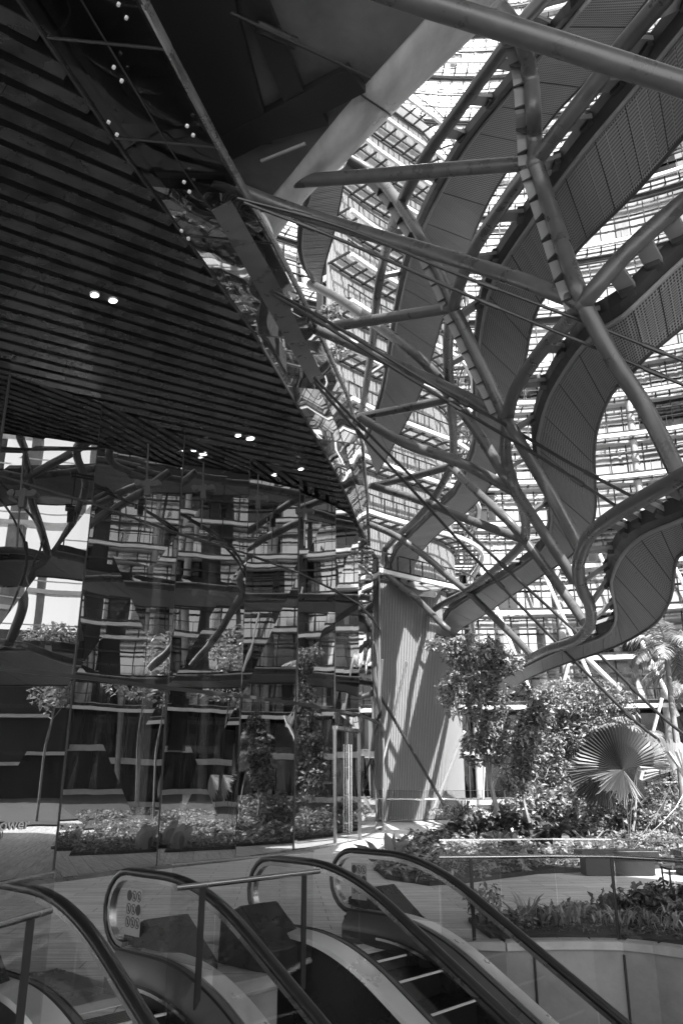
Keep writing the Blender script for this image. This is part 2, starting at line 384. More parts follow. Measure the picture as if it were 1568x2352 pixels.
# glass curtain wall, one pane per bay and row
JZ = {9: PY(812, 1215, FB[9].y).z, 10: PY(842, 1262, FB[10].y).z, 11: PY(856, 1285, FB[11].y).z, 12: PY(856, 1285, FB[11].y).z}
fac = thing('glass_facade', 'tall faceted dark glass lobby wall mirroring towers, trees and paving', 'glass wall', (-3, 17, 0))
mul = []
for i in range(len(FB) - 1):
    a, b = FB[i], FB[i+1]; d = (b - a).normalized(); out = Vector((d.y, -d.x, 0))
    za, zb = (JZ.get(i) or ceil_z(a) + .2), (JZ.get(i + 1) or ceil_z(b) + .2)
    lev = [0.0, 3.35, 6.6, 99]
    if i == 8: lev = [2.9, 3.35, 6.6, 99]
    # each pane is set at a slightly different angle, as real cladding is
    for r_ in range(len(lev) - 1):
        z0 = lev[r_]; z1a = min(lev[r_+1], za); z1b = min(lev[r_+1], zb)
        j1, j2 = random.uniform(-.022, .022), random.uniform(-.022, .022)
        g = 0.012
        p = MB(); p.poly([a + d * g + out * j1 + Vector((0, 0, z0 + g)), b - d * g - out * j1 + Vector((0, 0, z0 + g)), b - d * g + out * j2 + Vector((0, 0, z1b - g)), a + d * g - out * j2 + Vector((0, 0, z1a - g))], -out * 0.012)
        p.build('glass_pane', 'facade_glass', fac)
    m_ = MB(); m_.bar(a - out * .03, a + Vector((0, 0, za)) - out * .03, .035, .06, out); m_.build('mullion', 'steel_dark', fac)
    if i != 8:
        m_ = MB(); m_.bar(a + Vector((0, 0, .03)) + out * .012, b + Vector((0, 0, .03)) + out * .012, .08, .06); m_.build('base_rail', 'brushed', fac)
for z, th in ((3.35, .07), (6.6, .025)):
    for i in range(len(FB) - 1):
        a, b = FB[i], FB[i+1]; d = (b - a).normalized(); out = Vector((d.y, -d.x, 0))
        m_ = MB(); m_.bar(a + out * .015 + Vector((0, 0, z)), b + out * .015 + Vector((0, 0, z)), .05, th); m_.build('transom', 'steel_dark', fac)
# glass door bay with tall pull handles
a, b = FB[8], FB[9]; d = (b - a).normalized(); out = Vector((d.y, -d.x, 0)); L = (b - a).length
for k, (t0, t1) in enumerate(((.03, .49), (.51, .97))):
    p0, p1 = a + d * L * t0 + Vector((0, 0, .03)), a + d * L * t1 + Vector((0, 0, .03))
    p = MB(); p.poly([p0, p1, p1 + Vector((0, 0, 2.8)), p0 + Vector((0, 0, 2.8))], -out * .015); dr = p.build('door', 'facade_glass', fac)
    h = MB(); hp = a + d * L * (.45 if k == 0 else .55) + out * .07
    h.tube([hp + Vector((0, 0, .25)), hp + Vector((0, 0, 2.5))], .025, 10)
    for z in (.5, 1.2, 1.9, 2.3): h.tube([hp + Vector((0, 0, z)), hp - out * .08 + Vector((0, 0, z))], .018, 8)
    h.build('handle', 'stainless', dr)
for t0 in (0.0, 1.0):
    m_ = MB(); q_ = a + d * L * t0 + out * .01; m_.bar(q_, q_ + Vector((0, 0, 2.95)), .06, .06, out); m_.build('door_frame', 'brushed', fac)
m_ = MB(); m_.bar(a + Vector((0, 0, 2.9)) + out * .02, b + Vector((0, 0, 2.9)) + out * .02, .1, .09); m_.build('door_frame', 'stainless', fac)
# patch fittings hanging inside on rods
for (x, y, yt, i) in ((55, 1135, 1040, 2), (341, 1112, 1020, 3), (468, 1122, 1060, 4), (593, 1146, 1090, 5), (700, 1175, 1140, 6)):
    Yv = (FB[i].y + FB[i+1].y) / 2 + .25; c = PY(x, y, Yv); c.x -= .0; t_ = PY(x, yt, Yv)
    h = MB(); h.bar(c - Vector((0, 0, .9)), t_, .025, .025); h.box(c, (1, 0, 0), (0, 1, 0), (0, 0, 1), .2, .05, .05); h.box(c + Vector((0, 0, -.08)), (1, 0, 0), (0, 1, 0), (0, 0, 1), .05, .06, .16)
    for s in (-1, 1): h.tube([c + Vector((s * .18, -.09, 0)), c + Vector((s * .18, .09, 0))], .06, 10)
    h.build('clamp_fitting', 'steel_dark', fac)
# lettering on the first visible pane
fo = bpy.data.curves.new('lettering', 'FONT'); fo.body = 'Tower'; fo.size = 0.30; fo.extrude = 0.004
to = bpy.data.objects.new('tmp_text', fo); C.objects.link(to)
dg = bpy.context.evaluated_depsgraph_get(); me = bpy.data.meshes.new_from_object(to.evaluated_get(dg)); bpy.data.objects.remove(to)
a, b = FB[3], FB[4]; d = (b - a).normalized(); out = Vector((d.y, -d.x, 0))
pb = PY(-38, 1907, 13.0); 
def wall_hit(x, y, a, out):
    r = ray(x, y); s = (a - EYE).dot(out) / r.dot(out); return EYE + r * s
pa, pc = wall_hit(8, 1907, a, out), wall_hit(66, 1907, a, out)
wid = max(v.co.x for v in me.vertices); mid0 = wid * 0.345
sc = (pc - pa).length / (wid - mid0)
M = Matrix((( d.x, 0, out.x, 0), (d.y, 0, out.y, 0), (0, 1, 0, 0), (0, 0, 0, 1)))
me.transform(Matrix.Translation(pa - d * mid0 * sc + out * .02) @ M @ Matrix.Scale(sc, 4))
me.materials.append(MATS['offwhite']); lo = bpy.data.objects.new('lettering', me); C.objects.link(lo); lo.parent = fac
settle(fac)
# lobby behind the glass
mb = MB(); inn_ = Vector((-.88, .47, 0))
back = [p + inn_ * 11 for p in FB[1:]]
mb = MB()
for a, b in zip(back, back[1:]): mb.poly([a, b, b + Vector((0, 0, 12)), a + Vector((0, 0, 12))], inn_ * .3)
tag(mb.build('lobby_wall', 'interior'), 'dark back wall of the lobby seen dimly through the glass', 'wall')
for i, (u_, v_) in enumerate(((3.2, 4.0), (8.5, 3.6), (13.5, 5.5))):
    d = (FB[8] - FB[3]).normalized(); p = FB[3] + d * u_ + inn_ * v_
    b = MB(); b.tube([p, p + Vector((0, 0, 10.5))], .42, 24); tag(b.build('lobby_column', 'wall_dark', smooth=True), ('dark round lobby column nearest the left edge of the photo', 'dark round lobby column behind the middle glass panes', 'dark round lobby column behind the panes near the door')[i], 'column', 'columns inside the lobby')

# glass strip between the soffit edge and the lattice
Bp = [(270, -110, 6.9), (330, 0, 7.6), (440, 212, 8.6), (545, 410, 9.8), (610, 520, 11.4), (700, 695, 14.6), (790, 890, 19.5), (829, 1000, 23.5), (842, 1130, 28.5), (849, 1275, 34.0)]
Bq = catmull(Bp, 13); Aq = catmull([(p[0], p[1], 0) for p in Apix], 13)
strip = thing('glass_strip', 'narrow leaning glass strip mirroring steelwork along the soffit edge', 'glass strip', (-1, 10, 9))
A4 = [ceil_hit(p[0], p[1]) + SD * .08 for p in Aq]; B4 = [PD(*p) for p in Bq]
AD = [ceil_hit(p[0], p[1]) + SD * .08 for p in catmull([(p[0], p[1], 0) for p in Apix], 73)]; BD = [PD(*p) for p in catmull(Bp, 73)]
for i in range(12):
    for h_ in (0, 1):
        vs, fs = [], []
        for k in range(7):
            for l in range(5): vs.append(AD[i*6+k].lerp(BD[i*6+k], h_ * .5 + l / 8))
        for k in range(6):
            for l in range(4): q0 = k * 5 + l; fs.append((q0, q0 + 1, q0 + 6, q0 + 5))
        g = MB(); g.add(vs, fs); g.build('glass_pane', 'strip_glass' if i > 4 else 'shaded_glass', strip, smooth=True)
    a0, b0 = A4[i], B4[i]; nrm = Vector((0, 0, -1))
    if i % 2: continue
    g = MB(); g.bar(a0, b0, .02, .03, nrm); g.build('glazing_bar', 'steel_dark', strip)
g = MB(); g.tube([a.lerp(b_, .5) for a, b_ in zip(AD, BD)], .012, 6); g.build('glazing_bar', 'steel_dark', strip)
g = MB(); g.tube(B4, .05, 8); g.build('edge_rail', 'brushed', strip)
bl, br_ = [(487, 486, 10.2), (540, 575, 11.4), (586, 657, 12.5), (650, 770, 14.2), (713, 880, 16.6)], [(532, 462, 10.2), (590, 565, 11.4), (640, 652, 12.5), (692, 762, 14.2), (743, 868, 16.6)]
bl, br_ = [PD(*p) for p in catmull(bl, 14)], [PD(*p) for p in catmull(br_, 14)]
bx = MB(); bx.sweep([[a, b, b + Vector((-.02, .05, .06)), a + Vector((-.02, .05, .06))] for a, b in zip(bl, br_)]); bx.build('edge_beam', 'steel', strip)
def bolt(px, py, f=.5):
    b = MB(); i = max(0, min(11, int(np.searchsorted([p[1] for p in Aq], py)) - 1))
    a0, a1, b0 = A4[i], A4[i+1], B4[i]; n_ = (a1 - a0).cross(b0 - a0).normalized()
    r = ray(px, py); s = (a0 - EYE).dot(n_) / r.dot(n_); c = EYE + r * (s * .985)
    if n_.z > 0: n_ = -n_
    b.tube([c, c + n_ * .03], s * .0022, 12); b.build('glass_bolt', 'white', strip)
for p in ((274, 7), (292, 38), (263, 152), (281, 183), (251, 278), (270, 307), (431, 287), (445, 308), (424, 416), (436, 438), (418, 528), (433, 546)): bolt(*p)
settle(strip)
# space above the glass strip is closed by a dark back
mb = MB()
for i in range(12):
    mb.poly([A4[i] + Vector((-.3, .3, .5)), A4[i+1] + Vector((-.3, .3, .5)), B4[i+1] + Vector((-.3, .3, .6)), B4[i] + Vector((-.3, .3, .6))], (0, 0, .05))
tag(mb.build('plenum_lining', 'black'), 'dark lining behind the leaning glass strip', 'lining')

# concrete canopy over the entrance: soffit, rounded edge, beams
can = thing('concrete_canopy', 'dark concrete canopy with a rounded pale edge at the top of the photo', 'canopy', (0, 8, 10))
ZS = 10.2
inner = [(1190, -160), (1120, -70), (1040, -10), (974, 45), (880, 148), (784, 256), (720, 335), (668, 400), (600, 480)]
outer = [(1330, -170), (1240, -90), (1160, 0), (1084, 82), (968, 192), (845, 312), (772, 388), (700, 450), (615, 560)]
I3 = [PZ(x, y, ZS) for x, y in inner]
O3 = []
for (x, y), p in zip(outer, I3):
    s = (p - EYE).length / ray(x, y).length; O3.append(EYE + ray(x, y) * (s * 1.12))
soff = [PZ(600, 500, ZS)] + I3[::-1] + [Vector((6, 0, ZS)), Vector((6, -9, ZS)), Vector((-8, -9, ZS)), Vector((-6, 2, ZS)), PZ(200, -100, ZS), PZ(300, 0, ZS), PZ(430, 212, ZS)]
I3b = [PZ(x, y, ZS) for x, y in inner]
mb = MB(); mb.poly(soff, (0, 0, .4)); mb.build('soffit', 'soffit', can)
frs = []
for p, o in zip(I3, O3):
    fr = [p + Vector((0, 0, .02))]
    mid = (p + o) / 2; nn = Vector((.6, -.3, -.75)).normalized(); h = (o - p).length * .16
    for k in range(1, 10):
        t_ = k / 10; fr.append(p + (o - p) * t_ + nn * h * math.sin(math.pi * t_) ** .7)
    fr += [o, o + Vector((-.5, .5, .8)), p + Vector((-.5, .3, .8))]; frs.append(fr)
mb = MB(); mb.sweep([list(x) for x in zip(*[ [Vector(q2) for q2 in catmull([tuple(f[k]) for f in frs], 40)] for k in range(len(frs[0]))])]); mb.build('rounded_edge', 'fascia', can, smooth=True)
for k in (2.2, 4.6):
    i0 = int(k); f = [a_.lerp(b_, k - i0) for a_, b_ in zip(frs[i0], frs[i0+1])]
    j = MB(); j.tube([p + Vector((.0, -.02, -.012)) for p in f[:11]], .014, 6); j.build('joint_strip', 'black', can)
hb = MB(); hb.poly([(-30, -12, 11.3), (15, -12, 11.3), (15, -2, 11.3), (9, 4.6, 11.3), (-12, 4.6, 11.3), (-30, 10, 11.3)], (0, 0, 9.5)); hb.build('shade_block', 'concrete', can)  # unseen block added over the canopy to keep the sun off the foreground
def soffbar(p, q_, wd, name, m, dz=-.25, r=False):
    a, b = PZ(*p, ZS + dz), PZ(*q_, ZS + dz); j = MB()
    if r: j.tube([a, b], wd / 2, 10)
    else: j.bar(a, b, wd, .12)
    j.build(name, m, can)
soffbar((500, 345), (820, 178), .42, 'beam', 'black', -.08); soffbar((540, 318), (745, 262), .3, 'beam', 'black', -.07)
soffbar((420, -60), (545, 330), 1.0, 'beam', 'black', -.07); soffbar((560, -60), (690, 250), .3, 'beam', 'black', -.06)
soffbar((530, 30), (850, 180), .04, 'service_pipe', 'black', -.3, True); soffbar((590, 60), (680, 100), .14, 'service_pipe', 'darkpaint', -.2, True)
soffbar((600, 370), (700, 330), .05, 'service_pipe', 'plate', -.2, True)
settle(can)

# ============================================================ STEEL LATTICE
def P3(x, y, t): return PD(x, y, depth(t))
lat = thing('steel_lattice', 'grey welded lattice of round steel tubes branching from the lobby edge over the garden', 'steel lattice', (3, 14, 8))
def ltube(pts, n=None, end=None):
    """pts: (x, y, thickness in picture units)"""
    q_ = catmull(pts, n or max(6, 6 * (len(pts) - 1)))
    P = [P3(*p) for p in q_]; rad = [depth(p[2]) * p[2] / FPX / 2 for p in q_]
    b = MB(); b.tube(P, rad, 20); return b.build('tube', 'steel', lat, smooth=True), P, rad
def node(x, y, t, k=1.12):
    c = P3(x, y, t); r = depth(t) * t / FPX / 2 * k; b = MB(); n = 14; m = 8
    vs = [c + Vector((0, 0, r))]; fs = []
    for i in range(1, m):
        for j in range(n):
            a, e = math.pi * i / m, 2 * math.pi * j / n; vs.append(c + Vector((math.sin(a) * math.cos(e), math.sin(a) * math.sin(e), math.cos(a))) * r)
    vs.append(c - Vector((0, 0, r)))
    for j in range(n):
        fs.append((0, 1 + j, 1 + (j + 1) % n)); fs.append((len(vs) - 1, 1 + (m - 2) * n + (j + 1) % n, 1 + (m - 2) * n + j))
        for i in range(m - 2): fs.append((1 + i*n + j, 1 + (i+1)*n + j, 1 + (i+1)*n + (j+1) % n, 1 + i*n + (j+1) % n))
    b.add(vs, fs); b.build('node', 'steel', lat, smooth=True)
ltube([(700, -95, 62), (910, -14, 60), (1134, 57, 58), (1360, 128, 57), (1568, 195, 57), (1700, 238, 56)])
ltube([(540, 425, 30), (784, 409, 32), (1010, 391, 34), (1226, 374, 36)])
ltube([(700, 760, 24), (840, 738, 25), (1040, 707, 28)])
ltube([(825, 957, 18), (930, 938, 20), (1030, 916, 21)])
ltube([(852, 1117, 15), (940, 1097, 17), (1034, 1071, 18)])
ltube([(855, 1247, 12), (905, 1229, 13)]); ltube([(857, 1371, 12), (957, 1378, 12), (1067, 1359, 13)])
ltube([(490, 412, 34), (640, 472, 33), (784, 518, 33), (1034, 592, 35), (1200, 645, 38), (1338, 698, 40)])
ltube([(1338, 698, 40), (1410, 830, 40), (1485, 945, 40), (1560, 1097, 41)]); ltube([(1560, 1097, 41), (1640, 1230, 42)])
ltube([(715, 752, 25), (784, 780, 26), (934, 848, 26), (1090, 922, 27), (1164, 966, 28)])
ltube([(1164, 966, 28), (1184, 1000, 29), (1260, 1130, 29), (1334, 1268, 30)])
ltube([(712, 652, 20), (784, 690, 21), (869, 750, 22), (949, 810, 23), (1000, 862, 23), (1034, 916, 22)])
ltube([(1034, 916, 22), (1065, 950, 24), (1110, 1015, 25), (1157, 1090, 26), (1184, 1128, 26)])
ltube([(832, 963, 22), (934, 1020, 24), (1034, 1054, 25), (1110, 1090, 25), (1184, 1130, 26)])
ltube([(1184, 1130, 26), (1235, 1205, 25), (1275, 1265, 25), (1320, 1336, 25)])
ltube([(1034, 1071, 18), (1105, 1140, 20), (1165, 1195, 21), (1204, 1241, 21)])
ltube([(858, 1116, 17), (985, 1157, 19), (1065, 1190, 20), (1204, 1240, 21)])
ltube([(1204, 1241, 21), (1284, 1348, 22), (1340, 1428, 23)])
ltube([(850, 1205, 14), (914, 1234, 15), (984, 1284, 15), (1030, 1325, 15), (1071, 1357, 15)])
ltube([(1071, 1357, 15), (1135, 1419, 16), (1195, 1479, 17), (1221, 1508, 18)])
ltube([(852, 1277, 10), (935, 1304, 11), (1065, 1352, 13)])
ltube([(853, 1284, 14), (910, 1339, 14), (960, 1379, 14), (1010, 1429, 15), (1048, 1464, 15)])
ltube([(1071, 1357, 13), (1085, 1449, 11)])
ltube([(858, 1340, 9), (900, 1395, 9), (930, 1425, 9)]); ltube([(860, 1300, 8), (905, 1330, 8), (960, 1352, 8)])
ltube([(530, 585, 20), (490, 690, 20)]); ltube([(430, 400, 20), (520, 470, 20), (590, 560, 20)])
for n_ in ((1228, 373, 37), (1338, 698, 40), (1042, 707, 28), (1164, 968, 28), (1034, 916, 22), (1184, 1130, 26), (1334, 1270, 30), (1204, 1241, 21), (1071, 1358, 15), (1560, 1097, 41), (919, 475, 26), (1034, 1072, 18)): node(*n_)
# ring tubes
rings = {
 'r1': [(1290, -50, 38), (1205, 45, 34), (1150, 120, 32), (1034, 280, 29), (984, 350, 28), (934, 440, 27), (919, 475, 26), (903, 515, 24), (880, 600, 21), (864, 690, 20), (855, 784, 18), (846, 850, 17), (830, 950, 15)],
 'r2': [(1560, -50, 48), (1519, 0, 46), (1429, 105, 42), (1379, 175, 41), (1234, 362, 37), (1194, 415, 35), (1134, 500, 32), (1084, 580, 30), (1054, 655, 29), (1040, 707, 28), (1029, 779, 25), (1029, 844, 23), (1037, 944, 21), (1041, 1020, 19), (1034, 1071, 18), (999, 1139, 17), (959, 1189, 16), (909, 1234, 14), (874, 1274, 13)],
 'r3': [(1700, 370, 45), (1568, 465, 42), (1434, 585, 41), (1338, 697, 40), (1290, 755, 36), (1259, 785, 34), (1214, 845, 31), (1179, 905, 29), (1164, 966, 28), (1160, 1015, 27), (1164, 1065, 26), (1184, 1130, 26), (1203, 1175, 23), (1205, 1235, 21), (1180, 1270, 20), (1134, 1310, 18), (1071, 1357, 15), (1020, 1385, 14), (985, 1409, 13), (970, 1428, 13), (978, 1450, 13), (1020, 1468, 13), (1050, 1490, 13)],
 'r4': [(1700, 1020, 46), (1568, 1094, 42), (1494, 1134, 39), (1409, 1184, 35), (1354, 1229, 32), (1332, 1275, 30), (1327, 1314, 29), (1338, 1359, 28), (1353, 1389, 27), (1354, 1434, 25), (1324, 1469, 23), (1259, 1491, 20), (1219, 1510, 18), (1159, 1538, 16), (1084, 1559, 14), (1044, 1563, 13), (1032, 1580, 13), (1050, 1592, 13), (1085, 1596, 13)],
 'r5': [(880, 1290, 11), (868, 1340, 11), (890, 1385, 11), (950, 1395, 11), (925, 1420, 11), (918, 1440, 11), (925, 1458, 11), (985, 1478, 11)],
}
RT = {k: ltube(v, 5 * len(v)) for k, v in rings.items()}
settle(lat)

# finned columns (tube beside a curved plate with triangular fins)
def finned(lab, pts, nf, side=-1):
    q_ = catmull(pts, 40); P = [P3(*p) for p in q_]; rad = [depth(p[2]) * p[2] / FPX / 2 for p in q_]
    rt = thing('finned_column', lab, 'steel column', P[-1])
    b = MB(); b.tube(P, rad, 20); b.build('tube', 'steel', rt, smooth=True)
    fr = []; ax = []
    for i in range(40):
        d = (P[min(i+1, 39)] - P[max(i-1, 0)]).normalized(); view = (P[i] - EYE).normalized(); x = d.cross(view).normalized()
        if x.x > 0: x = -x
        n_ = x.cross(d).normalized()
        if n_.dot(view) < 0: n_ = -n_
        ax.append((x, n_, d)); c = P[i] + x * rad[i] * .85 + n_ * rad[i] * .3
        fr.append([c, c + x * rad[i] * 1.25, c + x * rad[i] * 1.25 + n_ * .03, c + n_ * .03])
    b = MB(); b.sweep(fr); b.build('curved_plate', 'plate', rt, smooth=False)
    for k in range(nf):
        f = (k + .5) / nf * 39; i = int(f); x, n_, d = ax[i]; p = P[i].lerp(P[min(i+1, 39)], f - i); r_ = rad[i]
        b = MB(); c = p + x * r_ * .8 + n_ * r_ * .25
        b.poly([c, c + x * r_ * 1.35, c + x * r_ * 1.35 - n_ * r_ * .25, c + x * r_ * .2 - n_ * r_ * 1.0], d * .018); b.build('fin', 'steel_dark', rt)
    settle(rt)
finned('upper finned steel column between the top tube and the wide node, right of centre', [(1148, 20, 40), (1180, 60, 40), (1203, 110, 39), (1217, 175, 38), (1223, 250, 38), (1226, 310, 37), (1229, 372, 37)], 7)
finned('middle finned steel column dropping from the upper right node to the thick crossing node', [(1229, 376, 37), (1250, 440, 37), (1275, 515, 38), (1300, 592, 39), (1320, 650, 40), (1338, 695, 40)], 7)
finned('left finned steel column curving down from beside the concrete edge', [(800, 365, 25), (850, 395, 25), (895, 440, 26), (930, 490, 27), (968, 548, 28), (1000, 610, 28), (1026, 665, 28), (1040, 700, 28)], 10)
finned('lower finned steel column ending above the middle of the lattice', [(1042, 712, 28), (1064, 752, 28), (1095, 820, 28), (1125, 882, 28), (1160, 958, 28)], 7)

# perforated ribbons
def ribbon(lab, L, Rr, tkey=None, nb=8, ratio=1.06, N=48, beam=1.0, br=None):
    Lq, Rq = catmull(L, N), catmull(Rr, N)
    if tkey:
        tq = catmull(rings[tkey], 5 * len(rings[tkey])); dd = []
        for p in Lq:
            ws = sorted(((p[0]-t_[0])**2 + (p[1]-t_[1])**2, depth(t_[2])) for t_ in tq)[:6]; dd.append(sum(w_[1] for w_ in ws) / 6 * 1.03)
        for _ in range(6): dd = [dd[0]] + [(dd[i-1] + dd[i] * 2 + dd[i+1]) / 4 for i in range(1, N - 1)] + [dd[-1]]
    else: dd = [depth(p[2]) for p in Lq]
    A = [PD(p[0], p[1], s_) for p, s_ in zip(Lq, dd)]
    B = [PD(r_[0], r_[1], s_ * ratio) for r_, s_ in zip(Rq, dd)]
    if False: pass
    rt = thing('perforated_ribbon', lab, 'sunshade', A[N // 2], 'curved perforated sunshade ribbons')
    b = MB(); ua = ub = 0
    for i in range(N - 1):
        da = (A[i+1] - A[i]).length; db = (B[i+1] - B[i]).length; w0, w1 = (B[i] - A[i]).length, (B[i+1] - A[i+1]).length
        dm = (da + db) / 2
        b.add([A[i], A[i+1], B[i+1], B[i]], [(0, 1, 2, 3)], [[(ua, 0), (ua + dm, 0), (ua + dm, w1), (ua, w0)]]); ua += dm
    up_ = Vector((0, 0, .12))
    b.sweep([[p + Vector((0, 0, .002)), p + up_, q_ + up_, q_ + Vector((0, 0, .002))] for p, q_ in zip(A, B)], cap=True)
    step = N / 16; b.cur = 1
    for k in range(16):
        f = k * step; i = int(f)
        a_, b_ = A[i], B[i]; b.bar(a_ - Vector((0, 0, .004)), b_ - Vector((0, 0, .004)), .008, .006)
    b.build('perforated_panel', ['perforated', 'black'], rt)
    # edge beam
    e = MB(); fr = []
    for i in range(N):
        x = (A[i] - B[i]).normalized(); h = min(.24, depth(Lq[i][2]) * Lq[i][2] / FPX * beam); p = A[i]
        fr.append([p, p + x * h * .9 + Vector((0, 0, .0)), p + x * h * .9 + Vector((0, 0, h * .9)), p + Vector((0, 0, h * .9))])
    e.sweep(fr); e.build('edge_beam', 'steel_dark', rt)
    e = MB(); e.tube([p + Vector((0, 0, -.02)) for p in A], .03, 8); e.build('edge_trim', 'plate', rt)
    e = MB(); e.tube(B, .025, 8); e.build('rim', 'steel_dark', rt)
    if tkey:
        TP = RT[tkey][1]; TR = RT[tkey][2]
        ks = br or [0.06 + .9 * k / (nb - 1) for k in range(nb)]
        for f in ks:
            i = min(N - 1, int(f * (N - 1))); a_ = A[i] + (A[i] - B[i]).normalized() * .12 + Vector((0, 0, .1))
            j = min(range(len(TP)), key=lambda k: (TP[k] - a_).length)
            if (TP[j] - a_).length > 3.5: continue
            h = max(.12, TR[j] * 1.5); dirv = (a_ - TP[j])
            bb = MB(); bb.bar(TP[j], a_, max(.2, h * .9), .06, (0, 0, 1)); bo = bb.build('bracket', 'plate', rt)
            cc = MB(); dn = dirv.normalized(); cc.box(a_ - dn * .06, dn, dn.cross(Vector((0, 0, 1))).normalized(), (0, 0, 1), .05, .08, h * .62); cc.build('cleat', 'steel_dark', rt)
    settle(rt)
    return A, B
def th(pts, t0, t1):
    n = len(pts); return [(x, y, t0 + (t1 - t0) * i / (n - 1)) for i, (x, y) in enumerate(pts)]
ribbon('perforated grey ribbon running down from the top edge to the glass tip',
  th([(1400, -60), (1349, 0), (1219, 155), (1169, 215), (1084, 320), (1034, 400), (984, 495), (945, 590), (925, 670), (909, 750), (884, 889), (850, 1000), (838, 1020)], 34, 17),
  th([(1540, -80), (1484, 0), (1364, 165), (1289, 245), (1244, 300), (1159, 400), (1104, 500), (1069, 595), (1040, 680), (1014, 740), (1000, 790), (960, 914), (905, 1020), (865, 1090)], 34, 17), 'r1', 11)
ribbon('widest perforated grey ribbon behind the middle finned column',
  th([(1640, -20), (1568, 65), (1459, 200), (1334, 350), (1259, 450), (1209, 525), (1164, 590), (1124, 665), (1104, 765), (1094, 864), (1094, 944), (1094, 1014), (1079, 1064), (1054, 1124), (1019, 1159), (959, 1214), (909, 1269), (900, 1320), (940, 1360), (1000, 1370)], 40, 13),
  th([(1660, 220), (1568, 315), (1459, 440), (1334, 565), (1280, 640), (1234, 709), (1214, 779), (1204, 839), (1179, 909), (1154, 980), (1144, 1064), (1124, 1119), (1069, 1179), (1014, 1219), (969, 1264), (952, 1295), (956, 1325), (990, 1340), (1020, 1345)], 40, 13), 'r2', 14)
ribbon('perforated grey ribbon bulging in an S through the right middle, with small lit patches',
  th([(1700, 490), (1568, 594), (1434, 719), (1384, 749), (1324, 809), (1264, 904), (1239, 979), (1234, 1014), (1244, 1094), (1264, 1154), (1264, 1214), (1244, 1264), (1164, 1324), (1124, 1344), (1034, 1404), (1020, 1429), (1030, 1450)], 42, 13),
  th([(1700, 640), (1568, 749), (1484, 819), (1444, 864), (1404, 904), (1374, 974), (1364, 1039), (1366, 1104), (1366, 1179), (1349, 1229), (1314, 1274), (1240, 1325), (1174, 1369), (1109, 1414), (1064, 1440), (1048, 1454)], 42, 13), 'r3', 14)
ribbon('perforated grey ribbon hooking round at the right edge above the palms',
  th([(1700, 1125), (1568, 1189), (1484, 1224), (1434, 1264), (1406, 1319), (1404, 1354), (1414, 1409), (1399, 1449), (1349, 1474), (1284, 1494), (1219, 1524), (1160, 1556), (1130, 1590)], 42, 14),
  th([(1700, 1180), (1568, 1269), (1549, 1299), (1540, 1369), (1510, 1425), (1449, 1467), (1384, 1496), (1284, 1529), (1209, 1561), (1190, 1580), (1240, 1600)], 42, 14), 'r4', 0,
  br=[.09, .17, .24, .30, .36, .41, .46, .51, .56, .61, .67, .74, .81])
ribbon('short dark perforated ribbon with lit holes beside the pale canopy edge',
  th([(722, 415), (700, 500), (692, 560), (700, 610), (722, 655)], 22, 20), th([(792, 400), (780, 470), (765, 540), (745, 610), (735, 660)], 22, 20), None)

# tension rods in pairs
def rod(lab, pts, t=6.0):
    q_ = catmull(pts, 24); P = [PD(*p) for p in q_]
    b = MB(); b.tube(P, [p[2] * t / FPX / 2 for p in q_], 8)
    for k in (3, 12, 20):
        d = (P[k+1] - P[k]).normalized(); r_ = q_[k][2] * t / FPX / 2
        b.tube([P[k] - d * .12, P[k] + d * .12], r_ * 1.6, 8)
    tag(b.build('tension_rod', 'rod', smooth=True), lab, 'rod', 'tension rods of the lattice')
rod('upper dark steel rod just below the thick diagonal tube, running to the right edge', [(545, 455, 9.6), (784, 521, 9.8), (1024, 620, 9.5), (1184, 680, 9.3), (1374, 752, 9.2), (1568, 829, 9), (1640, 858, 9)], 8)
rod('second dark steel rod below the thick diagonal tube, crossing the right middle ribbon', [(560, 465, 9.6), (784, 552, 9.8), (1059, 672, 9.5), (1334, 786, 9.3), (1568, 884, 9), (1640, 914, 9)], 8)
rod('upper of two dark rods crossing the S shaped ribbon', [(625, 668, 12.5), (784, 757, 13.4), (1024, 903, 14), (1164, 978, 13.5), (1300, 1060, 13), (1469, 1150, 12)], 8)
rod('lower of two dark rods crossing the S shaped ribbon', [(625, 675, 12.5), (784, 771, 13.2), (1024, 920, 13.6), (1234, 1047, 13), (1429, 1172, 12)], 8)
rod('upper long thin rod falling from the glass edge to the palms', [(722, 868, 15), (830, 980, 17), (979, 1128, 19), (1164, 1308, 20), (1344, 1473, 20), (1499, 1628, 20), (1568, 1686, 20)], 7)
rod('lower long thin rod falling from the glass edge to the palms', [(722, 878, 15), (820, 990, 17), (949, 1128, 19), (1114, 1308, 20), (1314, 1513, 20), (1459, 1658, 20), (1568, 1738, 20)], 7)

# ============================================================ TOWERS
def arcpts(c, r, a0, a1, n): return [Vector((c[0] + r * math.cos(R(a0 + (a1 - a0) * i / n)), c[1] + r * math.sin(R(a0 + (a1 - a0) * i / n)), 0)) for i in range(n + 1)]
def ringband(b, c, r0, r1, a0, a1, z0, z1, n):
    p, q_ = arcpts(c, r0, a0, a1, n), arcpts(c, r1, a0, a1, n); Z0, Z1 = Vector((0, 0, z0)), Vector((0, 0, z1))
    b.sweep([[x + Z0, y + Z0, y + Z1, x + Z1] for x, y in zip(p, q_)])
def radial(b, c, r0, r1, ang, z, w_, h):
    e = Vector((math.cos(R(ang)), math.sin(R(ang)), 0)); cc = Vector((c[0], c[1], z))
    b.bar(cc + e * r0, cc + e * r1, w_, h)
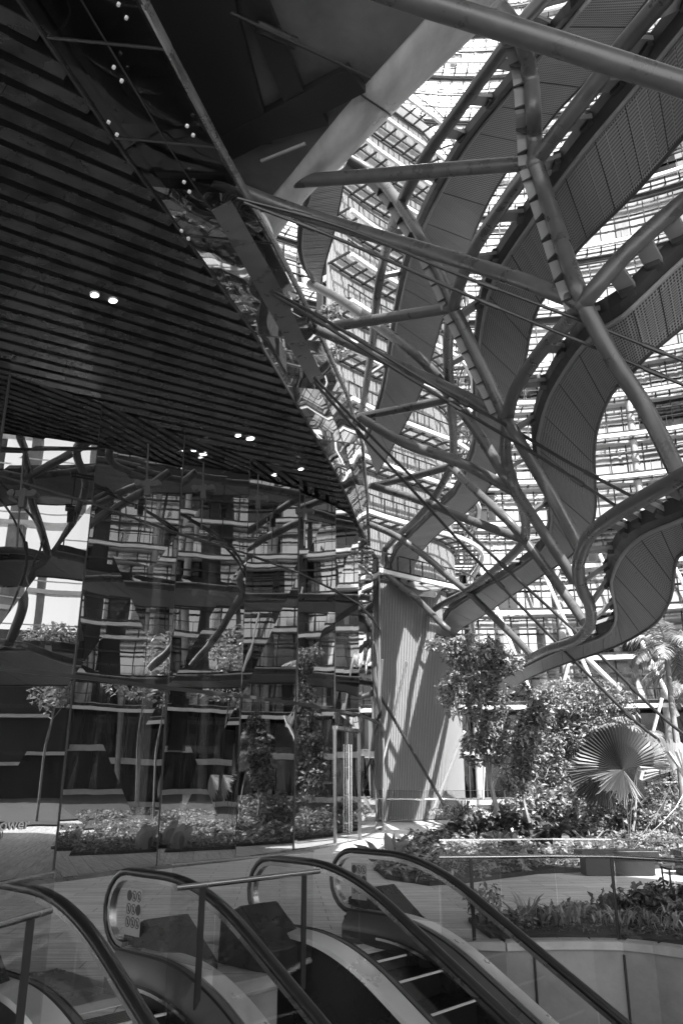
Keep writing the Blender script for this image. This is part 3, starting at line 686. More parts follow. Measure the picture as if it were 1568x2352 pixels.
# concave tower round the courtyard
CC = (10.0, 22.0); RA = 30.0; A0, A1 = -8.0, 128.0; NS = 68
tw = thing('curved_tower', 'tall concave tower with bright panes and projecting louvre ledges round the garden', 'tower', (CC[0], CC[1] + RA, 0))
def ledge(z, depth_=1.6, gap=1.0, name='louvre_ledge'):
    b = MB(); r1 = RA - .1; r0 = RA - depth_
    ringband(b, CC, r0, r0 + .10, A0, A1, z, z + .12, NS); ringband(b, CC, r1 - .25, r1 - .15, A0, A1, z, z + .1, NS)
    ang = A0; st = math.degrees(gap / RA)
    while ang < A1: radial(b, CC, r0, r1, ang, z + .07, .09, .1); ang += st
    ringband(b, CC, (r0 + r1) / 2, (r0 + r1) / 2 + .05, A0, A1, z + .03, z + .08, NS)
    ringband(b, CC, r0, r0 + .04, A0, A1, z + .75, z + .80, NS)
    ang = A0
    while ang < A1: e = Vector((math.cos(R(ang)), math.sin(R(ang)), 0)); q_ = Vector((CC[0], CC[1], z)) + e * (r0 + .02); b.bar(q_, q_ + Vector((0, 0, .8)), .04, .04, e); ang += st * 1.5
    b.build(name, 'darkpaint', tw)
    b = MB(); ringband(b, CC, r0 - .26, r0 - .02, A0, A1, z - .34, z - .1, NS); b.build('white_pipe', 'white', tw)
def glaze(r_, z0, z1, dark, amp):
    b = MB(); pts = arcpts(CC, r_, A0, A1, NS * 2)
    for i in range(NS * 2):                # each bay's pane is a flat facet set at its own slight angle
        a, c_ = pts[i], pts[i+1]; d = (c_ - a).normalized(); o_ = Vector((d.y, -d.x, 0)) * random.uniform(-amp, amp)
        b.cur = 1 if dark(i) else 0
        b.add([a + o_ + Vector((0, 0, z0)), c_ - o_ + Vector((0, 0, z0)), c_ - o_ * .3 + Vector((0, 0, z1)), a + o_ * .6 + Vector((0, 0, z1))], [(0, 1, 2, 3)])
    b.cur = 2
    for a in pts[::2]: e = (Vector((CC[0], CC[1], 0)) - a).normalized(); b.bar(a + e * .04 + Vector((0, 0, z0)), a + e * .04 + Vector((0, 0, z1)), .08, .05, e)
    b.build('glazing', ['pane', 'pane_dark', 'steel_dark'], tw)
zs = 29.0; k = 0
while zs < 78:
    h = 4.6
    glaze(RA, zs + .7, zs + 4.0, lambda i: ((i + k * 17) // 5) % 8 == 0, .03)
    b = MB(); ringband(b, CC, RA - .12, RA + 2.0, A0, A1, zs, zs + .7, NS); b.build('floor_slab', 'concrete_light', tw)
    b = MB(); ringband(b, CC, RA + .02, RA + .6, A0, A1, zs + 4.0, zs + h, NS); b.build('spandrel', 'wall_dark', tw)
    ledge(zs + .1, 1.5, 1.0)
    b = MB(); ringband(b, CC, RA - .5, RA - .38, A0, A1, zs + 2.2, zs + 2.32, NS); ringband(b, CC, RA - .9, RA - .8, A0, A1, zs + 3.5, zs + 3.6, NS); b.build('louvre_blade', 'steel_dark', tw)
    zs += h; k += 1
zs = 0.0; k = 0
while zs < 29 - .5:
    h = 2.9
    glaze(RA + .4, zs + .4, zs + h, lambda i: zs < 5 or ((i + k * 13) // 7) % 4 == 1, .04)
    b = MB(); ringband(b, CC, RA - .1, RA + 2.0, A0, A1, zs + (0 if zs else .005), zs + .4, NS); b.build('floor_slab', 'offwhite', tw)
    if zs > 3:
        ledge(zs + .1, 1.7, .9)
        b = MB(); ringband(b, CC, RA - .7, RA - .55, A0, A1, zs + 1.9, zs + 2.02, NS); b.build('louvre_blade', 'steel_dark', tw)
    zs += h; k += 1
for ang in list(np.arange(A0 + 2, A1, 11.0)):
    b = MB(); p = arcpts(CC, RA - .1, ang, ang + 1, 1)[0]; b.tube([p, p + Vector((0, 0, 29))], .24, 14); b.build('column', 'concrete_light', tw, smooth=True)
for ang in (62, 70, 78, 86, 96, 104, 44, 30, 16):
    p = arcpts(CC, RA - 2.2, ang, ang + 1, 1)[0]; q_ = arcpts(CC, RA - 2.2, ang + 7, ang + 8, 1)[0]
    b = MB(); b.tube([p + Vector((0, 0, 5)), q_ + Vector((0, 0, 15))], .12, 10); b.build('brace', 'white', tw, smooth=True)
for (a0_, a1_) in ((-4, -1.5), (9, 13), (33, 36), (49, 51), (110, 113)):
    b = MB(); ringband(b, CC, RA - .35, RA + .5, a0_, a1_, 3, 78.5, 4); b.build('service_shaft', 'wall_dark', tw)
b = MB(); ringband(b, CC, RA + .8, RA + 6, A0, A1, 0.3, 78, NS); b.build('core_wall', 'concrete', tw)
settle(tw)
t2 = thing('dark_slab_tower', 'dark straight tower with thin pale ledges right of the photo, mirrored in the lobby glass', 'tower', (42, 6, 0))
b = MB(); b.poly([(40, -8, .01), (58, -12, .01), (62, -4, .01), (41, 3, .01)], (0, 0, 62)); b.build('tower_wall', 'wall_dark', t2)
for k in range(18):
    z = 4 + k * 3.2; b = MB(); b.bar((39.3, -8.2, z), (40.6, 17.5, z), 1.0, .3); b.bar((38.7, -8.2, z + .7), (40.0, 17.5, z + .7), .08, .08); b.build('pale_ledge', 'white', t2)
    if k % 3 == 1: b = MB(); b.bar((40.1, -6 + k % 4, z + 1.6), (40.5, 1, z + 1.6), .3, 1.9); b.build('window_band', 'pane', t2)
for y in (-6, -3, 1): b = MB(); b.bar((40.2 + y * .05, y, 2), (40.2 + y * .05, y, 60), .5, .3); b.build('fin', 'offwhite', t2)
b = MB(); b.poly([(37.5, -14, .01), (46, -16, .01), (46, 18, .01), (38.5, 17, .01)], (0, 0, 10.5)); b.build('podium', 'wall_dark', t2)
for (y, w_) in ((5.5, 1.1), (9.5, .5), (14, 1.3)):
    b = MB(); b.bar((40.2, y, 10.5), (40.2, y, 60), w_, .8); b.build('column', 'concrete', t2)
for k in range(3): b = MB(); b.bar((37.2, -13, 2.8 + k * 3), (38.1, 16, 2.8 + k * 3), .5, .22); b.build('pale_ledge', 'offwhite', t2)
settle(t2)
# slatted wing at the left: follows a curved plan line
WP = catmull([(-.6, 30.6), (.6, 31.9), (1.9, 33.1), (3.3, 34.3), (4.4, 35.3), (5.2, 36.8), (5.5, 39), (5.5, 42)], 150)
WN = []
for i in range(150):
    a, b_ = WP[max(0, i-1)], WP[min(149, i+1)]; d = Vector((b_[0] - a[0], b_[1] - a[1], 0)).normalized(); WN.append(Vector((d.y, -d.x, 0)))
HT = 36.0
def wband(b, o0, o1, z0, z1, st=3, i0=0, i1=149):
    idx = list(range(i0, i1, st)) + [i1]
    b.sweep([[Vector((*WP[i], z0)) + WN[i] * o0, Vector((*WP[i], z0)) + WN[i] * o1, Vector((*WP[i], z1)) + WN[i] * o1, Vector((*WP[i], z1)) + WN[i] * o0] for i in idx])
sl_ = thing('slat_tower', 'pale curved building wing clad in fine upright white slats beside the lobby glass', 'building', (2, 36, 0))
b = MB(); wband(b, -.7, -.35, .01, HT); b.build('core_wall', 'slat_back', sl_)
b = MB()
for i in range(150):
    n_ = WN[i]; b.box(Vector((*WP[i], HT / 2)), n_, n_.cross(Vector((0, 0, 1))), (0, 0, 1), .07, .020, HT / 2 - .05)
b.build('slat_screen', 'slatwhite', sl_)
z = 9.5
while z < HT + 1:
    b = MB(); wband(b, 1.2, 1.28, z, z + .1); wband(b, .12, .2, z, z + .1); wband(b, .66, .7, z + .02, z + .08); wband(b, 1.2, 1.24, z + .7, z + .75)
    for i in range(0, 150, 8):
        p = Vector((*WP[i], z + .05)); b.bar(p, p + WN[i] * 1.25, .07, .09); q_ = p + WN[i] * 1.22; b.bar(q_, q_ + Vector((0, 0, .7)), .035, .035, WN[i])
    b.build('louvre_ledge', 'darkpaint', sl_)
    b = MB(); wband(b, 1.3, 1.46, z - .2, z - .04); b.build('white_pipe', 'white', sl_)
    b = MB(); wband(b, -.3, -.08, z - .75, z - .45); b.build('floor_slab', 'offwhite', sl_)
    z += 2.3
for zz in (4.2, 7.2):
    b = MB(); wband(b, -.34, -.12, zz, zz + 1.6, 3, 105, 149); b.build('window_band', 'pane', sl_)
settle(sl_)
# slender poles in front of the slats
def pole(lab, a, b_, t, m='white'):
    b = MB(); b.tube([PD(*a), PD(*b_)], t * a[2] / FPX / 2, 10); tag(b.build('slender_pole', m, smooth=True), lab, 'pole', 'slender poles by the slat tower')
pole('longer white slanting pole crossing in front of the slatted wall', (934, 1518, 29.5), (868, 1790, 30), 6)
pole('short white pole close to the lobby glass edge', (878, 1515, 29.5), (868, 1640, 30), 5)
pole('dark steel cable slanting down right across the slatted wall', (868, 1590, 29.5), (1020, 1850, 29), 7, 'rod')
pole('white pole slanting behind the garden tree foot', (1066, 1680, 29), (990, 1870, 29.5), 7)
pole('white upright pole behind the garden tree trunk', (1113, 1740, 30), (1108, 1835, 30), 5)
pole('white slanting pole behind the fan palm', (1519, 1604, 24), (1470, 1790, 24), 8)
pole('pale thick prop rising behind the bushy tree', (1340, 1505, 26), (1422, 1585, 26), 12)
pole('pale prop left of the thick prop behind the bushy tree', (1312, 1500, 27), (1290, 1580, 27), 8)

# ============================================================ ESCALATORS
def hz(u, u0=0.62, tr=1.05):
    """drop of the pitch line: flat, then a smooth bend, then 30 degrees"""
    if u < u0: return 0.0
    k = math.tan(R(30))
    if u < u0 + tr: return -k * (u - u0) ** 2 / (2 * tr)
    return -k * tr / 2 - k * (u - u0 - tr)
UE = 8.2
def escalator(w0, w1, lab):
    rt = thing('escalator', lab, 'escalator', Q(0, (w0 + w1) / 2, 0))
    us = [-.02 + i * .1 for i in range(int(UE / .1))]
    for wi, sgn in ((w0, -1), (w1, 1)):
        # handrail: loop round the newel then along the pitch
        rr = .30; path = [(.20, .275)]
        for k in range(11):
            a = math.pi * 1.5 - math.pi * k / 10; path.append((.12 + math.cos(a) * rr * .95, .58 + math.sin(a) * rr))
        for u in us:
            if u > .25: path.append((u, .88 + hz(u)))
        b = MB(); fr = []
        for i, (u, z) in enumerate(path):
            u1, z1 = path[min(i+1, len(path)-1)]; u0, z0 = path[max(i-1, 0)]; du, dz = u1 - u0, z1 - z0; l = math.hypot(du, dz); nu, nz = -dz / l, du / l
            pr = []
            for (cx, cn) in ((-.045, -.018), (-.05, .0), (-.045, .018), (-.03, .03), (0, .036), (.03, .03), (.045, .018), (.05, 0), (.045, -.018), (.02, -.022), (-.02, -.022)):
                pr.append(Q(u + nu * cn, wi + cx, z + nz * cn))
            fr.append(pr)
        b.sweep(fr); b.build('handrail', 'rubber', rt, smooth=True)
        b = MB(); fr = []
        for i, (u, z) in enumerate(path[1:], 1):
            u1, z1 = path[min(i+1, len(path)-1)]; u0, z0 = path[max(i-1, 0)]; du, dz = u1 - u0, z1 - z0; l = math.hypot(du, dz); nu, nz = -dz / l, du / l
            fr.append([Q(u + nu * a_, wi + c_, z + nz * a_) for a_, c_ in ((-.026, -.034), (-.026, .034), (-.062, .034), (-.062, -.034))])
        b.sweep(fr); b.build('handrail_track', 'stainless', rt, smooth=True)
        # glass panel under the track
        b = MB(); top = []
        for (u, z) in path[2:]: top.append((u, z))
        n = len(us)
        seg = [0.0, 1.3, 2.6, 3.9, 5.2, 6.5, 7.8]
        prev = None
        def gl(ua, ub, first):
            g = MB(); fr = []
            steps = 14
            for k in range(steps + 1):
                u = ua + (ub - ua) * k / steps
                zt = .84 + hz(u); zb = .29 + hz(u)
                if first:
                    t_ = max(-1, min(1, (.12 - u) / .28)); 
                    if u < .12: zt = .58 + .27 * math.sqrt(max(0, 1 - t_ * t_)); zb = .58 - .27 * math.sqrt(max(0, 1 - t_ * t_))
                    zb = max(zb, .29 if u > .1 else zb)
                fr.append([Q(u, wi - .005, zb), Q(u, wi - .005, zt), Q(u, wi + .005, zt), Q(u, wi + .005, zb)])
            g.sweep(fr); return g.build('glass_panel', 'clear_glass', rt)
        gl(-.16, 1.28, True)
        for s0 in (1.30, 2.9, 4.5, 6.1): gl(s0, s0 + 1.58, False)
        # inner skirt + inner deck, outer deck
        for (name, prof, m) in (
            ('inner_deck', [(-.012 * sgn, .305), (-.07 * sgn, .30), (-.17 * sgn, .17), (-.17 * sgn, .12), (-.012 * sgn, .12)], 'inner_metal'),
            ('deck_seam', [(-.068 * sgn, .308), (-.078 * sgn, .306), (-.078 * sgn, .29), (-.068 * sgn, .29)], 'black'),
            ('skirt', [(-.15 * sgn, .12), (-.17 * sgn, .12), (-.17 * sgn, -.3), (-.15 * sgn, -.3)], 'darkpaint'),
            ('track_light', [(-.172 * sgn, .10), (-.182 * sgn, .10), (-.182 * sgn, .075), (-.172 * sgn, .075)], 'stainless'),
            ('outer_deck', [(.012 * sgn, .305), (.05 * sgn, .31), (.22 * sgn, .29), (.23 * sgn, .25), (.012 * sgn, .2)], 'deck'),
            ('side_cladding', [(.19 * sgn, .25), (.205 * sgn, .25), (.205 * sgn, -1.0), (.19 * sgn, -1.0)], 'darkpaint')):
            b = MB(); fr = []
            u_start = .12 if name not in ('track_light',) else .6
            for u in [u_start] + [x for x in us if x > u_start + .05]:
                low = -.30 if name == 'side_cladding' else 0
                fr.append([Q(u, wi + a_, z + hz(u, 0.62, 1.05)) for a_, z in prof])
            if sgn > 0: fr = [f[::-1] for f in fr]
            b.sweep(fr); b.build(name, m, rt, smooth=True)
        # newel pedestal
        b = MB(); b.box(Q(.24, wi - .0, .125), EU, EW, (0, 0, 1), .15, .10, .12); b.build('newel_base', 'black', rt)
        # wedge cover outside the newel
        wa, wb = (wi + sgn * .06, wi + sgn * .52); u0_, u1_ = -.02, .72
        b = MB()
        pts = [(u0_, wa, .006), (u1_, wa, .006), (u1_, wb, .006), (u0_, wb, .006), (u0_ + .02, wa, .40), (u1_ - .0, wa, .20), (u1_ - .0, wb, .20), (u0_ + .02, wb, .40), (u0_ + .30, wa, .52), (u0_ + .30, wb, .52)]
        b.add([Q(*p) for p in pts], [(0, 1, 2, 3), (0, 4, 8, 5, 1), (3, 2, 6, 9, 7), (0, 3, 7, 4), (4, 7, 9, 8), (8, 9, 6, 5), (1, 5, 6, 2)])
        b.build('angled_cover', 'darkpaint', rt, bevel=.012)
    wl, wr = w0 + .17, w1 - .17
    b = MB(); b.poly([Q(-.9, wl - .15, .012), Q(-.9, wr + .15, .012), Q(.42, wr + .15, .012), Q(.42, wl - .15, .012)], (0, 0, -.008)); b.build('floor_plate', 'brushed', rt)
    b = MB(); b.poly([Q(.42, wl, .02), Q(.42, wr, .02), Q(.58, wr, .004), Q(.58, wl, .004)], (0, 0, -.02)); b.build('comb_plate', 'stepedge', rt)
    for k in range(17):
        u = .60 + k * .405; zt = round(0.0, 3) + (hz(u + .2, 0.62, 1.05))
        st = MB(); st.poly([Q(u, wl + .01, zt - .005), Q(u, wr - .01, zt - .005), Q(u + .40, wr - .01, zt - .005), Q(u + .40, wl + .01, zt - .005)], (0, 0, -.03))
        zn = hz(u + .605, 0.62, 1.05)
        st.poly([Q(u + .385, wl + .01, zt - .035), Q(u + .385, wr - .01, zt - .035), Q(u + .40, wr - .01, zn - .03), Q(u + .40, wl + .01, zn - .03)], -EU * .01)
        g = 0
        sob = st.build('step', 'step', rt)
        rb = MB(); nn_ = 26
        for j in range(nn_):
            ww = wl + .03 + (wr - wl - .06) * j / (nn_ - 1); rb.bar(Q(u + .02, ww, zt), Q(u + .37, ww, zt), .010, .012)
        rb.build('tread_ribs', 'step', sob)
        e = MB(); e.bar(Q(u + .392, wl + .01, zt + .002), Q(u + .392, wr - .01, zt + .002), .02, .016); e.build('nosing', 'stepedge', sob)
    b = MB(); fr = []
    for u in us: 
        if u > .7: fr.append([Q(u, w0 - .19, -.95 + hz(u)), Q(u, w1 + .19, -.95 + hz(u)), Q(u, w1 + .19, -1.0 + hz(u)), Q(u, w0 - .19, -1.0 + hz(u))])
    b.sweep(fr); b.build('underside', 'darkpaint', rt)
    # safety stickers on the inner face of the right-hand glass
    b = MB(); wi = w1 - .012; u0_, u1_, z0_, z1_ = .12, .34, .40, .76
    b.poly([Q(u0_, wi, z0_), Q(u1_, wi, z0_), Q(u1_, wi, z1_), Q(u0_, wi, z1_)], -EW * .002); stk = b.build('safety_sticker', 'sticker', rt)
    pc = MB()
    rows = 3
    for r_ in range(rows):
        for c_ in range(3):
            cu = u0_ + .04 + c_ * .07; cz = z1_ - .06 - r_ * .1; ring = []
            n = 18
            filled = (r_ + c_) % 3 == 0 and r_ < 2
            for s_ in ((.028, .034),):
                fr = []
                for k in range(n + 1):
                    a = 2 * math.pi * k / n; fr.append([Q(cu + math.cos(a) * (0 if filled else s_[0]), wi - .004, cz + math.sin(a) * (0 if filled else s_[0]) * 1.25), Q(cu + math.cos(a) * s_[1], wi - .004, cz + math.sin(a) * s_[1] * 1.25), Q(cu + math.cos(a) * s_[1], wi - .0025, cz + math.sin(a) * s_[1] * 1.25)])
                pc.sweep(fr, closed=False)
            if not filled:
                pc.bar(Q(cu - .02, wi - .004, cz + .026), Q(cu + .02, wi - .004, cz - .026), .006, .002, EW)
                pc.bar(Q(cu, wi - .004, cz - .022), Q(cu, wi - .004, cz + .016), .013, .002, EW)
    pc.build('pictograms', 'ink', stk)
    settle(rt)
escalator(-1.2, 0.0, 'right escalator going down from the plaza with bright steel side deck')
escalator(-3.97, -2.83, 'left escalator going down at the bottom left corner')

# ============================================================ BALUSTRADES
def balustrade(lab, pts, gtop=1.05, rtop=.86, posts=(), zb=0.02, off=None, gr=.006, rail_r=.022, cat='balustrade', brk=None):
    rt = thing('glass_balustrade', lab, cat, pts[0])
    for a, b_ in zip(pts, pts[1:]):
        d = (b_ - a).normalized(); n_ = Vector((-d.y, d.x, 0)); g = MB()
        g.poly([a + d * .006 + Vector((0, 0, zb)), b_ - d * .006 + Vector((0, 0, zb)), b_ - d * .006 + Vector((0, 0, gtop)), a + d * .006 + Vector((0, 0, gtop))], n_ * .014); g.build('glass_panel', 'clear_glass', rt)
        g = MB(); g.bar(a + n_ * .007 + Vector((0, 0, gtop + .008)), b_ + n_ * .007 + Vector((0, 0, gtop + .008)), .022, .014); g.build('glass_cap', 'stainless', rt)
    o_ = off or Vector((0, 0, 0))
    g = MB(); g.tube([p + o_ + Vector((0, 0, rtop)) for p in pts], rail_r, 12); g.build('handrail', 'stainless', rt, smooth=True)
    for p in posts:
        g = MB(); g.bar(p + o_ + Vector((0, 0, 0.01)), p + o_ + Vector((0, 0, rtop - .02)), .05, .014, EU); g.build('post', 'black', rt)
    settle(rt)
cb = [p + Vector((.02, .05, 0)) for p in [curb[0] + Vector((-.55, -.0, 0))] + curb[:7:1]]
cb[1] = curb[0] + Vector((.02, .05, 0))
cb2 = [Vector((1.05, 9.35, 0)), curb[0] + Vector((0, .06, 0)), curb[2] + Vector((0, .06, 0)), curb[4] + Vector((0, .06, 0)), curb[6] + Vector((.02, .06, 0)), curb[7] + Vector((.05, .05, 0)), curb[8] + Vector((.05, .05, 0)), curb[9] + Vector((.05, .05, 0))]
balustrade('curved glass balustrade with round steel handrail in front of the right planter', cb2, 1.0, .83, [cb2[1] + Vector((-.3, 0, 0)), cb2[3], cb2[6]], off=Vector((0, .07, 0)))
ce = [PZ(395, 2042, .86), PZ(720, 2003, .86)]
ce = [Vector((p.x, p.y, 0)) for p in ce]; dce = (ce[1] - ce[0]).normalized()
balustrade('short straight glass balustrade with post between the two escalators', ce, 1.02, .88, [ce[1] - dce * .18, ce[0] + dce * .25], off=Vector((.05, -.12, 0)))
le = [PZ(-140, 2150, .86), PZ(122, 2078, .86)]; le = [Vector((p.x, p.y, 0)) for p in le]; dle = (le[1] - le[0]).normalized()
balustrade('straight glass balustrade at the bottom left corner with flat dark post', [le[0], le[1], le[1] + Vector((1.2, .55, 0))][:2], 1.05, .84, [le[1] - dle * .22], off=Vector((.02, -.1, 0)))
fr_ = [PZ(868, 1833, .95), PZ(960, 1829, .95), PZ(1060, 1825, .95), PZ(1175, 1818, .95)]
fr_ = [Vector((p.x, min(p.y, 34.5), 0)) for p in [PY(868, 1840, 33), PY(960, 1838, 32.5), PY(1060, 1835, 33), PY(1175, 1830, 34)]]
balustrade('far glass balustrade with white rail at the foot of the slatted wall', fr_, 1.15, .85, [], rail_r=.04)
fr2 = [Vector((12.2, 33, 0)), Vector((15, 33.5, 0)), Vector((18, 33, 0)), Vector((23, 31.5, 0))]
balustrade('far balustrade with pale rails behind the fan palm at right', [p + Vector((0, 0, .5)) for p in fr2], 1.25, .95, [], rail_r=.05)

# ============================================================ PLANTS
def leafcloud(b, centers, n, size, flat=.5, seed=1, droop=.2, asp=2.4):
    rnd = random.Random(seed)
    tot = sum(c[3] * c[4] * c[5] for c in centers)
    for (cx, cy, cz, rx, ry, rz) in centers:
        k = int(n * rx * ry * rz / tot)
        for _ in range(k):
            while True:
                u = Vector((rnd.uniform(-1, 1), rnd.uniform(-1, 1), rnd.uniform(-1, 1))); l = u.length
                if .001 < l <= 1 and (l > .45 or rnd.random() < .35): break
            p = Vector((cx + u.x * rx, cy + u.y * ry, cz + u.z * rz))
            if noise.noise(p * (2.4 / max(.4, rx) )) < -.08: continue
            leaf(b, p, rnd, size * rnd.uniform(.6, 1.35), droop, asp)
def leaf(b, p, rnd, s, droop=.2, asp=2.4, out=None):
    d = Vector((rnd.gauss(0, 1), rnd.gauss(0, 1), rnd.gauss(-droop, .5)))
    if out is not None: d = d * .5 + out
    d.normalize(); n_ = Vector((rnd.gauss(0, .5), rnd.gauss(0, .5), 1)); x = d.cross(n_)
    if x.length < .05: return
    x.normalize(); x *= s / asp * .5 * 1.3; u = x.cross(d).normalized() * s * .08
    tip = p + d * s; tip.z -= s * .18
    b.add([p, p + d * s * .45 + x + u, tip, p + d * s * .45 - x + u, p + d * s * .5 - u * .3], [(0, 1, 4), (1, 2, 4), (2, 3, 4), (3, 0, 4)])
def tree(lab, base, trunk, crowns, n, size, name='garden_tree', m='leaf', r0=.09, branches=14, seed=3, cat='tree', asp=2.4):
    rt = thing(name, lab, cat, base); rnd = random.Random(seed)
    t_ = MB(); N = len(trunk)
    q_ = [Vector(p) for p in catmull([tuple(p) for p in trunk], 14)]
    t_.tube(q_, [r0 * (1 - .75 * i / 13) for i in range(14)], 10)
    for k in range(branches):
        c = crowns[k % len(crowns)]; i = rnd.randint(5, 13); a = q_[i]
        e = Vector((c[0] + rnd.uniform(-.8, .8) * c[3], c[1] + rnd.uniform(-.8, .8) * c[4], c[2] + rnd.uniform(-.5, .8) * c[5]))
        m_ = (a + e) / 2 + Vector((0, 0, .15 * (e - a).length)) * rnd.uniform(-.4, 1)
        t_.tube([Vector(x) for x in catmull([tuple(a), tuple(m_), tuple(e)], 7)], [r0 * .35 * (1 - .8 * j / 6) for j in range(7)], 6)
    t_.build('trunk', 'bark', rt, smooth=True)
    f = MB(); leafcloud(f, crowns, n, size, seed=seed, asp=asp); f.build('crown', m, rt); settle(rt); return rt
def cr(x, y, Y, rx, rz, ry=None):
    p = PY(x, y, Y); k = Y / FPX / math.cos(TILT) ** 0; return (p.x, p.y, p.z, rx * k, (ry or rx * .8) * k, rz * k)
Y1 = 24.0
tr1 = [PY(x, y, Y1) for x, y in ((1157, 1945), (1140, 1860), (1118, 1760), (1105, 1650), (1095, 1540), (1080, 1470))]
tree('slender young tree with a pale leaning trunk in front of the slatted wall', Vector((tr1[0].x, tr1[0].y, .07)), tr1,
     [cr(1085, 1500, Y1, 75, 45), cr(1160, 1520, Y1, 45, 30), cr(1045, 1590, Y1, 40, 55), cr(1120, 1610, Y1, 50, 70), cr(1145, 1700, Y1, 50, 55), cr(1090, 1720, Y1, 35, 40), cr(1010, 1480, Y1, 35, 18), cr(1200, 1590, Y1, 22, 22)], 15000, .135, seed=5)
Y2 = 26.5
tr2 = [PY(x, y, Y2) for x, y in ((1275, 1880), (1270, 1780), (1290, 1680), (1300, 1600))]
tree('dense bushy tree with narrow leaves in the middle of the garden', Vector((tr2[0].x, tr2[0].y, .07)), tr2,
     [cr(1290, 1620, Y2, 85, 55), cr(1370, 1600, Y2, 75, 40), cr(1250, 1700, Y2, 70, 70), cr(1340, 1690, Y2, 75, 65), cr(1215, 1760, Y2, 40, 60), cr(1300, 1780, Y2, 70, 45), cr(1430, 1630, Y2, 35, 30)], 26000, .15, m='leaf', seed=9, asp=3.0, branches=24)
Y3 = 21.5
tr3 = [PY(x, y, Y3) for x, y in ((1215, 1890), (1200, 1830), (1190, 1760), (1200, 1690))]
tree('multi stemmed shrubby tree between the slender tree and the bushy tree', Vector((tr3[0].x, tr3[0].y, .07)), tr3,
     [cr(1205, 1720, Y3, 40, 70), cr(1230, 1640, Y3, 35, 35), cr(1180, 1790, Y3, 30, 40)], 4500, .14, r0=.04, seed=12)
# trees right of the frame, mirrored in the lobby glass
for i, (x, y, h, s_) in enumerate(((11.5, 13.0, 6.0, 1), (15.5, 20.5, 7.0, 1.2), (9.5, 6.0, 5.0, .8))):
    tree(('tree beside the right planter, mirrored in the lobby glass', 'taller tree of the garden beyond the right edge, mirrored in the lobby glass', 'small tree right of the escalator pit, mirrored in the lobby glass')[i],
         Vector((x, y, .07)), [Vector((x, y, .05)), Vector((x + .1, y, h * .4)), Vector((x - .1, y + .1, h * .75)), Vector((x, y, h))],
         [(x, y, h, 1.3 * s_, 1.3 * s_, .9 * s_), (x - .8, y + .4, h * .78, 1.1 * s_, 1.0 * s_, .8 * s_), (x + .9, y - .3, h * .8, 1.0 * s_, 1.1 * s_, .8 * s_)], 3600, .22, r0=.05, seed=20 + i)
def palm(lab, base, top, n, L, seed, name='feather_palm', r0=.12):
    rt = thing(name, lab, 'palm', base); rnd = random.Random(seed)
    t_ = MB(); t_.tube([base.lerp(top, k / 10) + Vector((.04 * math.sin(k * .6), 0, 0)) for k in range(11)], [r0 * (1 - .35 * k / 10) * (1.06 if k % 2 else 1) for k in range(11)], 12); t_.build('trunk', 'bark', rt, smooth=True)
    for k in range(n):
        az = 2 * math.pi * k / n + rnd.uniform(-.2, .2); el = rnd.uniform(.1, 1.25); l = L * rnd.uniform(.8, 1.1)
        f = MB(); pts = []; p = Vector(top); dr = Vector((math.cos(az) * math.cos(el), math.sin(az) * math.cos(el), math.sin(el))); seg = 18
        for i in range(seg + 1):
            pts.append(Vector(p)); p = p + dr * l / seg; dr.z -= .105 ; dr.normalize()
        f.tube(pts, [.02 * (1 - .9 * i / seg) for i in range(seg + 1)], 5)
        for i in range(2, seg * 3):
            t = i / 3; j = min(seg - 1, int(t)); c = pts[j].lerp(pts[j+1], t - j); d = (pts[j+1] - pts[j]).normalized(); sd_ = d.cross(Vector((0, 0, 1)))
            if sd_.length < .05: continue
            sd_.normalize(); ll = l * .30 * math.sin(math.pi * min(1, (t / seg) * .8 + .15))
            for s in (-1, 1):
                e = (d * .55 + sd_ * s * .8 + Vector((0, 0, rnd.uniform(-.5, .1)))).normalized(); wv = d * .022
                m_ = c + e * ll * .55; tip = c + e * ll + Vector((0, 0, -ll * .28)); f.add([c - wv, c + wv, m_ + wv * 1.1, tip, m_ - wv * 1.1], [(0, 1, 2, 4), (4, 2, 3)])
        f.build('frond', 'palm', rt)
    settle(rt)
b0 = PY(1572, 1900, 27); palm('tall feather palm with a pale straight trunk at the right edge', Vector((b0.x, b0.y, .07)), PY(1532, 1500, 27), 17, 2.1, 4)
b0 = PY(1640, 1900, 30); palm('feather palm standing behind at the right edge, lower crown', Vector((b0.x, b0.y, .07)), PY(1600, 1560, 30), 13, 2.2, 8)
b0 = PY(1445, 1905, 22); palm('short feathery palm rising just right of the large fan leaf', Vector((b0.x, b0.y, .07)), PY(1470, 1700, 22.5), 9, 1.3, 15, r0=.03)
# fan palm
def fanleaf(b, c, axis_up, nrm, Rr, span, nseg=46, cut=.9, fold=.03, rnd=random, jag=.06):
    axis_up = axis_up.normalized(); side = axis_up.cross(nrm).normalized(); nrm = side.cross(axis_up).normalized()
    vs = [c]; fs = []
    for k in range(nseg * 2 + 1):
        a = -span + 2 * span * k / (nseg * 2); d = axis_up * math.cos(a) + side * math.sin(a)
        r_ = Rr * (1 - .10 * (k % 2)) * (1 + rnd.uniform(-jag, jag)); o_ = nrm * ((fold if k % 2 else -fold))
        curl = nrm * (-.22 * Rr * (abs(a) / span) ** 3) - Vector((0, 0, .08 * Rr))
        vs.append(c + d * r_ * .55 + o_ * .7 + curl * .2); vs.append(c + d * r_ + o_ + curl)
    for k in range(nseg * 2):
        i = 1 + 2 * k; fs.append((0, i, i + 2)); fs.append((i, i + 1, i + 3, i + 2))
    b.add(vs, fs)
YP = 19.0
base = PY(1440, 1925, YP); base.z = .07
fp = thing('fan_palm', 'fan palm with one huge pleated round leaf facing the camera', 'palm', base)
rn = random.Random(2)
